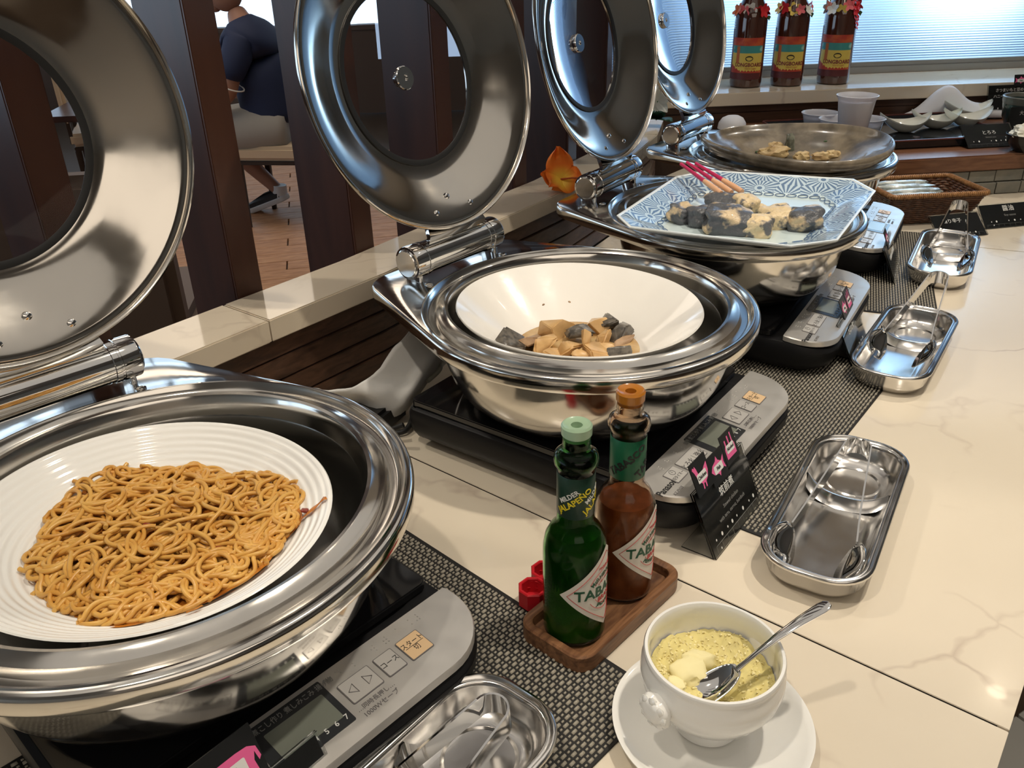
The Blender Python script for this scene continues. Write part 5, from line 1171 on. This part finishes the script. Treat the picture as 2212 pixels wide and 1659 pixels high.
# ================================================================ FLOWERS ON THE SIDE LEDGE
def ruffled(bag_, c, d, up, L, W, curl, seed):
    """one ruffled petal from c along d"""
    side = d.cross(up).normalized(); n1, n2 = 10, 9; V = []; r2 = random.Random(seed)
    for i in range(n1):
        s = i/(n1-1); w_ = W*math.sin(PI*min(.93, .12+s*.80))**.8
        for j in range(n2):
            q = j/(n2-1)*2-1; ruf = .0035*s*math.sin(q*9+seed)+.002*s*math.sin(q*17+seed*2)
            V.append(c+d*(L*s*(1-.12*q*q))+side*(w_*q)+up*(curl*s*s*L+ruf+.004*q*q*s))
    k = len(V); V2 = [v-up*.0006 for v in V]
    F = [(i*n2+j, i*n2+j+1, (i+1)*n2+j+1, (i+1)*n2+j) for i in range(n1-1) for j in range(n2-1)]
    bag_.add(V+V2, F+[tuple(x+k for x in f[::-1]) for f in F])
hp = at(1212, 392, ZL+.012)
def grad(name, c1, c2, r0, r1):
    m = mat(name, c1, .6); nt = m.node_tree; tc = nt.nodes['Texture Coordinate']; ln = nt.nodes.new('ShaderNodeVectorMath'); ln.operation = 'LENGTH'; nt.links.new(tc.outputs['Object'], ln.inputs[0])
    cr = nt.nodes.new('ShaderNodeValToRGB'); cr.color_ramp.elements[0].position = r0; cr.color_ramp.elements[1].position = r1; cr.color_ramp.elements[0].color = (*c1, 1); cr.color_ramp.elements[1].color = (*c2, 1)
    nt.links.new(ln.outputs['Value'], cr.inputs[0]); nt.links.new(cr.outputs[0], nt.nodes['Principled BSDF'].inputs['Base Color']); return m
M_HIB = grad('hibiscus_petal', (.92, .62, .07), (.92, .23, .025), .012, .030)
t = thing('hibiscus_flower', 'orange artificial hibiscus with a yellow throat lying on the marble ledge', 'flower', hp)
X_, Y_, Z_ = Vector((1, 0, 0)), Vector((0, 1, 0)), Vector((0, 0, 1))
fw = Vector((.05, -.75, .35)).normalized()
for k, (d, L, W, cu) in enumerate(((Vector((-.12, .05, 1)), .058, .024, .15), (Vector((-.92, -.2, .25)), .042, .017, .25), (Vector((-.35, -.5, -.12)), .044, .026, .2), (Vector((.75, -.35, -.02)), .046, .024, .2), (Vector((.75, .1, .45)), .034, .018, .15))):
    bg = Bag(); d = d.normalized(); up = (fw-d*fw.dot(d)).normalized(); ruffled(bg, Vector((0, 0, .004)), d, up, L, W, cu, k+1); bg.obj('petal', M_HIB, t, auto=80)
tube('stamen', [(0, 0, .004), (.018, -.018, .010), (.036, -.030, .012)], [.0018, .0014, .0022], mat('stamen_red', (.45, .10, .03), .6), t, 8)
wp = at(1418, 262, ZL+.008)
t = thing('plumeria_flower', 'white artificial plumeria with a yellow centre behind the third lid', 'flower', wp)
M_PLU = grad('plumeria_petal', (.80, .62, .08), (.80, .80, .74), .006, .020)
for k in range(5):
    a = 2*PI*k/5+.4; d = Vector((math.cos(a), -.25, math.sin(a))).normalized(); up = Vector((.1, -1, .15)).normalized(); up = (up-d*up.dot(d)).normalized(); bg = Bag(); ruffled(bg, Vector((0, 0, .045)), d, up, .034, .012, .12, 0); bg.obj('petal', M_PLU, t, auto=80).data
for k, (d, L) in enumerate(((Vector((-.5, -.35, .15)), .05), (Vector((.35, -.5, .1)), .05), (Vector((-.1, -.6, .5)), .045))):
    bg = Bag(); d = d.normalized(); up = (Z_-d*d.z).normalized(); ruffled(bg, Vector((0, 0, .006)), d, up, L, .020, -.15, 0); bg.obj('leaf', mat('dark_leaf', (.03, .085, .055), .45), t, auto=80)
tube('stem', [(0, .004, .002), (0, .002, .025), (0, 0, .045)], .0015, M_LEAF, t, 6)
# ================================================================ TOWEL AND CORDS BEHIND THE SECOND COOKER
def sheet(name, rows, m, lab, cat, th=.003):
    """surface through rows of 3-D points"""
    R_ = [smooth_path(r, 6) for r in rows]; n = len(R_[0]); cols = [smooth_path([r[i] for r in R_], 5) for i in range(n)]; k = len(cols[0]); V = [p+Vector((.3, .5, .8))*.006*(mn.noise(p*38)+.5*mn.noise(p*95)) for c in cols for p in c]
    o = mesh(name, V, [(i*k+j, i*k+j+1, (i+1)*k+j+1, (i+1)*k+j) for i in range(n-1) for j in range(k-1)], m, None, auto=80); md = o.modifiers.new('s', 'SOLIDIFY'); md.thickness = th; md.offset = 0; return tag(o, lab, cat)
M_TOW = mat('white_towel', (.58, .57, .55), .85, bump=(40, .6))
sheet('white_towel', [[at(668, 842, .055), at(760, 836, .060), at(815, 800, .075), at(862, 740, .10), at(905, 700, .11)], [at(720, 858, .020), at(800, 862, .045), at(868, 830, .052), at(905, 775, .075), at(940, 722, .09)], [at(790, 896, .006), at(833, 905, .012), at(880, 860, .040), at(922, 800, .06), at(962, 745, .075)], [at(800, 905, .003), at(842, 912, .004), at(890, 868, .012), at(935, 812, .025), at(985, 765, .04)]], M_TOW, 'crumpled white towel stuffed behind the second cooker', 'towel')
def cord(name, pts, r, m, lab): return tag(tube(name, smooth_path(pts, 8), r, m, None, 8), lab, 'cord')
M_CORD = mat('black_cord', (.012, .012, .012), .45)
cord('black_cable', [uv(.585, -.640, .03), uv(.560, -.668, .012), uv(.548, -.640, .005), uv(.560, -.655, .004), uv(.60, -.700, .004), uv(.66, -.735, .004)], .0035, M_CORD, 'black power cord looping beside the second cooker corner')
o = box('magnetic_plug', tuple(uv(.640, -.655, .018)), (.045, .022, .030), M_CORD, None, .004, rot=RZ(UA+.3)); tag(o, 'small black plug added in the shaded gap against the back of the second cooker', 'plug')
o = box('power_adapter', tuple(uv(.600, -.705, .016)), (.070, .048, .031), M_CORD, None, .005, rot=RZ(UA+.2)); tag(o, 'black power adapter block added to fill the shaded gap beside the white towel', 'adapter')  # plug, block and next cord added in black where shadow falls behind the cooker
cord('black_cable', [uv(.628, -.668, .012), uv(.60, -.66, .006), uv(.575, -.70, .005), uv(.585, -.745, .006), uv(.64, -.755, .008), uv(.69, -.73, .02)], .0035, M_CORD, 'black power cord running from the plug round the adapter block')
cord('grey_cable', [uv(.66, -.70, .05), uv(.69, -.72, .058), uv(.71, -.705, .052), uv(.70, -.685, .045), uv(.67, -.680, .040)], .0028, mat('grey_cord', (.33, .32, .26), .5), 'pale grey plug cord in the dark gap behind the second dish')
cord('black_cable', [uv(1.0, -.70, .03), uv(1.02, -.74, .03), uv(1.08, -.73, .008), uv(1.14, -.70, .006), uv(1.2, -.74, .006)], .0035, M_CORD, 'black power cord behind the third cooker')
# ================================================================ DINING AREA BEHIND THE FINS
M_SKINH = mat('skin', (.33, .17, .115), .5, sss=.0); M_NAVY = mat('navy_shirt', (.010, .018, .055), .8); M_SHORT = mat('grey_shorts', (.30, .28, .25), .85, bump=(14, .8)); M_HAIR = mat('dark_hair', (.03, .022, .018), .7)
M_BEIGE = mat('beige_leather', (.55, .42, .28), .5); M_LEGS = mat('dark_chair_leg', (.03, .018, .012), .4)
def skin(name, nodes, edges, m, parent, sub=2):
    me = bpy.data.meshes.new(name); me.from_pydata([n[0] for n in nodes], edges, []); me.update(); o = bpy.data.objects.new(name, me); COL.objects.link(o)
    o.modifiers.new('skin', 'SKIN').use_smooth_shade = True
    for i, n in enumerate(nodes):
        v = me.skin_vertices[0].data[i]; r = n[1]; v.radius = r if isinstance(r, tuple) else (r, r); v.use_root = (i == 0)
    s = o.modifiers.new('sub', 'SUBSURF'); s.levels = sub; s.render_levels = sub
    dg = bpy.context.evaluated_depsgraph_get(); me2 = bpy.data.meshes.new_from_object(o.evaluated_get(dg)); bpy.data.objects.remove(o)
    me2.materials.clear(); o2 = finish(name, me2, m, parent, auto=0); return o2
pp = at(560, 300, -.42); pfa = R(158)     # person's base; local +x is where the person faces
PX, PY = -1.25, 4.74
t = thing('person', 'person in navy shirt and grey shorts sitting on a chair beyond the fins', 'person', (PX, PY, FL), R(172))
# local frame: +x forward, +y to the person's left, z up from the floor
body_n = [((0, 0, .53), .10), ((.015, 0, .70), (.12, .11)), ((.05, 0, .88), (.15, .12)), ((.085, 0, 1.00), (.13, .12)), ((.115, 0, 1.07), .055), ((.135, 0, 1.12), .052),
          ((.06, .13, .96), .075), ((.10, .20, .86), .055), ((.14, .215, .72), .046), ((.24, .19, .66), .040), ((.36, .13, .70), .030),
          ((.06, -.13, .96), .075), ((.10, -.20, .86), .055), ((.14, -.215, .72), .046), ((.24, -.19, .66), .040), ((.36, -.13, .70), .030),
          ((.06, .09, .50), .095), ((.26, .12, .50), .080), ((.42, .12, .49), .060), ((.40, .12, .30), .052), ((.36, .12, .12), .036), ((.37, .12, .07), .036),
          ((.06, -.09, .50), .095), ((.26, -.12, .50), .080), ((.40, -.12, .49), .060), ((.26, -.12, .30), .052), ((.10, -.12, .14), .036), ((.08, -.12, .10), .036)]
body_e = [(0, 1), (1, 2), (2, 3), (3, 4), (4, 5), (3, 6), (6, 7), (7, 8), (8, 9), (9, 10), (3, 11), (11, 12), (12, 13), (13, 14), (14, 15), (0, 16), (16, 17), (17, 18), (18, 19), (19, 20), (20, 21), (0, 22), (22, 23), (23, 24), (24, 25), (25, 26), (26, 27)]
body = skin('body', body_n, body_e, M_SKINH, t)
skin('shirt', [((-.01, 0, .52), (.185, .175)), ((.0, 0, .60), (.19, .18)), ((.015, 0, .70), (.185, .175)), ((.05, 0, .88), (.195, .165)), ((.085, 0, 1.00), (.14, .13)), ((.112, 0, 1.06), .068), ((.06, .13, .96), .095), ((.10, .205, .85), .075), ((.125, .215, .78), .072), ((.06, -.13, .96), .095), ((.10, -.205, .85), .075), ((.125, -.215, .78), .072)], [(0, 1), (1, 2), (2, 3), (3, 4), (4, 5), (4, 6), (6, 7), (7, 8), (4, 9), (9, 10), (10, 11)], M_NAVY, t)
bg = Bag()
for sy in (-1, 1):
    V, F = tube_data(smooth_path([(-.10, sy*.075, .515), (.06, sy*.095, .515), (.22, sy*.115, .51), (.36, sy*.12, .50), (.39, sy*.12, .495)], 4), [.10, .115, .122, .125, .127, .126, .122, .118, .114, .111, .108, .105, .103, .101, .100, .099, .095], 20); bg.add(V, F)
bg.obj('shorts', M_SHORT, t, auto=70)
for sy in (-1, 1):
    P = [(.125+.074*math.cos(q)*.9, sy*.217+.074*math.sin(q), .765+.03*math.cos(q)) for q in [2*PI*k/24 for k in range(24)]]; tube('sleeve_trim', P, .004, M_WPRINT, t, 6, True)
# head with face, ear and hair
hd = lump('head', (.095, .075, .115), M_SKINH, t, 1, .0, 4, 2.1, loc=(.175, 0, 1.21), tilt=(0, R(14)))
for nm, c, s in (('nose', (.276, 0, 1.185), (.018, .013, .020)), ('chin', (.235, 0, 1.115), (.032, .032, .022)), ('lips', (.262, 0, 1.148), (.012, .022, .009)), ('ear', (.165, .076, 1.20), (.017, .009, .028)), ('ear', (.165, -.076, 1.20), (.017, .009, .028))): lump(nm, s, M_SKINH, hd, 2, .02, 2, 2, loc=c)
for sy in (-1, 1): lump('eye', (.008, .012, .007), mat('eye', (.03, .02, .02), .2), hd, 2, 0, 2, 2, loc=(.256, sy*.032, 1.222))
hr = lump('hair', (.104, .084, .098), M_HAIR, t, 9, .05, 4, 2.1, 5, loc=(.145, 0, 1.25), tilt=(0, R(-12)))
def hand(sy):
    bx, by, bz = .375, sy*.125, .705; nodes = [((bx-.02, by, bz), (.026, .014)), ((bx+.035, by-sy*.01, bz), (.034, .012)), ((bx+.06, by-sy*.01, bz), (.034, .010))]; e = [(0, 1), (1, 2)]
    h = skin('hand', nodes, e, M_SKINH, t, 1)
    for k in range(4):
        o_ = (k-1.5)*.017; L = (.050, .058, .055, .042)[k]; tube('finger', smooth_path([(bx+.06, by+o_, bz), (bx+.06+L*.5, by+o_*1.1, bz-.004), (bx+.06+L*.9, by+o_*1.1, bz-.022)], 3), [.0085]*4+[.0078]*2+[.006], M_SKINH, h, 8)
    tube('thumb', smooth_path([(bx+.0, by-sy*.03, bz), (bx+.03, by-sy*.052, bz-.004), (bx+.055, by-sy*.055, bz-.016)], 3), [.0105]*4+[.009]*2+[.007], M_SKINH, h, 8)
hand(1); hand(-1)
M_SHOE = mat('black_shoe', (.02, .02, .022), .6); M_SOLE = mat('white_sole', (.62, .62, .62), .5)
for sy, (x, z, pt_) in ((1, (.40, .0, 0)), (-1, (.12, .04, .35))):
    def sh(d, zz, L=.27, W=.095): return [((px_*math.cos(pt_)+zz*math.sin(pt_))+x+.04, py_+sy*.12, -px_*math.sin(pt_)+zz*math.cos(pt_)+z) for px_, py_ in rrect(L-2*d, W-2*d, .045, 6)]
    so_ = loft('shoe_sole', [sh(.004, .002), sh(0, .008), sh(0, .028), sh(.004, .032)], M_SOLE, t)
    loft('shoe', [sh(.004, .030), sh(.004, .055)]+[[(a_-(.03*k/3), b_, c_+.012*k) for a_, b_, c_ in sh(.008+.008*k, .055, .27-.035*k)] for k in (1, 2, 3)], M_SHOE, t)
    tube('sock', [(x-.03, sy*.12, z+.06), (x-.035, sy*.12, z+.125)], [.044, .040], M_SOLE, t, 16)
def chair(loc, a, lab, back=True):
    t = thing('dining_chair' if back else 'dining_stool', lab, 'chair' if back else 'stool', (loc[0], loc[1], FL), a)
    box('seat', (0, 0, .415), (.42, .44, .075), M_BEIGE, t, .018); box('seat_frame', (0, 0, .366), (.40, .42, .022), M_LEGS, t, .003)
    if not back: t.location.z += 0
    if back: box('backrest', (-.205, 0, .72), (.045, .40, .42), M_BEIGE, t, .018)
    for x in (-.185, .185):
        for y in (-.185, .185): loft('leg', [[(x+px_, y+py_, z) for px_, py_ in rrect(w_, w_, .003, 2)] for w_, z in ((.024, .0), (.034, .355))], M_LEGS, t)
    for y in ((-.17, .17) if back else ()): box('back_post', (-.205, y, .47), (.022, .022, .16), M_LEGS, t, .002)
    return t
chair((PX+.02, PY, 0), R(172), 'square beige leather stool with dark legs under the seated person', False)
chair((PX-1.15, PY+.55, 0), R(20), 'beige leather dining chair facing the seated person, partly behind a fin')
t = thing('dining_table', 'dark square dining table in front of the seated person', 'table', (PX-.86, PY+.10, FL), R(8))
box('tabletop', (0, 0, .635), (.62, .75, .03), M_WOODD, t, .004); box('pedestal', (0, 0, .32), (.09, .09, .60), M_LEGS, t, .004); box('foot_plate', (0, 0, .012), (.46, .46, .02), M_LEGS, t, .004)
t = thing('bench_seat', 'low brown upholstered bench seen between the nearest fins, beside the lid', 'bench', (-1.35, 2.45, FL), R(8))
M_BENCH = mat('brown_upholstery', (.16, .10, .065), .6)
box('seat', (0, 0, .22), (.80, .55, .42), M_BENCH, t, .03); box('backrest', (0, -.30, .45), (.80, .10, .86), M_BENCH, t, .03)
# ================================================================ CEILING LAMPS
M_LAMP = mat('lamp_lens', (1, .9, .75), .5, emis=(1, .84, .62), es=38); M_TRIM = mat('lamp_trim', (.6, .58, .54), .3, .5)
LB_ = ['recessed ceiling lamp above the second cooker', 'recessed ceiling lamp above the seated side behind the third lid', 'recessed ceiling lamp above the farthest tray', 'recessed ceiling lamp above the nearest chafing dish', 'recessed ceiling lamp over the dining side of the fins', 'recessed ceiling lamp above the raised platform']
for i, ((x, y, tg), pw) in enumerate(zip(LAMPS, POW)):
    t = thing('ceiling_lamp', LB_[i], 'lamp', (x, y, CEIL-.012)); lathe('lens', [(0, .004), (.030, .004), (.030, .006), (0, .006)], M_LAMP, t, 24); lathe('trim_ring', [(.031, 0), (.042, 0), (.044, .011), (.031, .011), (.031, 0)], M_TRIM, t, 32)
    if i in (4,): pass
# lift everything to its height above the floor and add the light
for o in [x for x in bpy.data.objects if x.parent is None]: o.location.z += ZC
LSC = 1.0
area('ceiling_bounce', (.3, 1.0, ZC+CEIL-.03), 3.0, 11.5*LSC, (1, .93, .84)); area('dining_fill', (-1.6, 4.2, ZC+CEIL-.04), 2.2, 30, (1, .86, .70)); area('room_fill', (.8, -2.2, ZC+CEIL-.03), 2.5, 24, (1, .88, .74))  # ceiling, dining and room areas are added fill lights without fixtures
for (x, y, tg), pw in zip(LAMPS, POW): spot('lamp_beam', (x, y, ZC+CEIL-.03), pw*4*LSC, WARM, (tg[0], tg[1], ZC), 62)
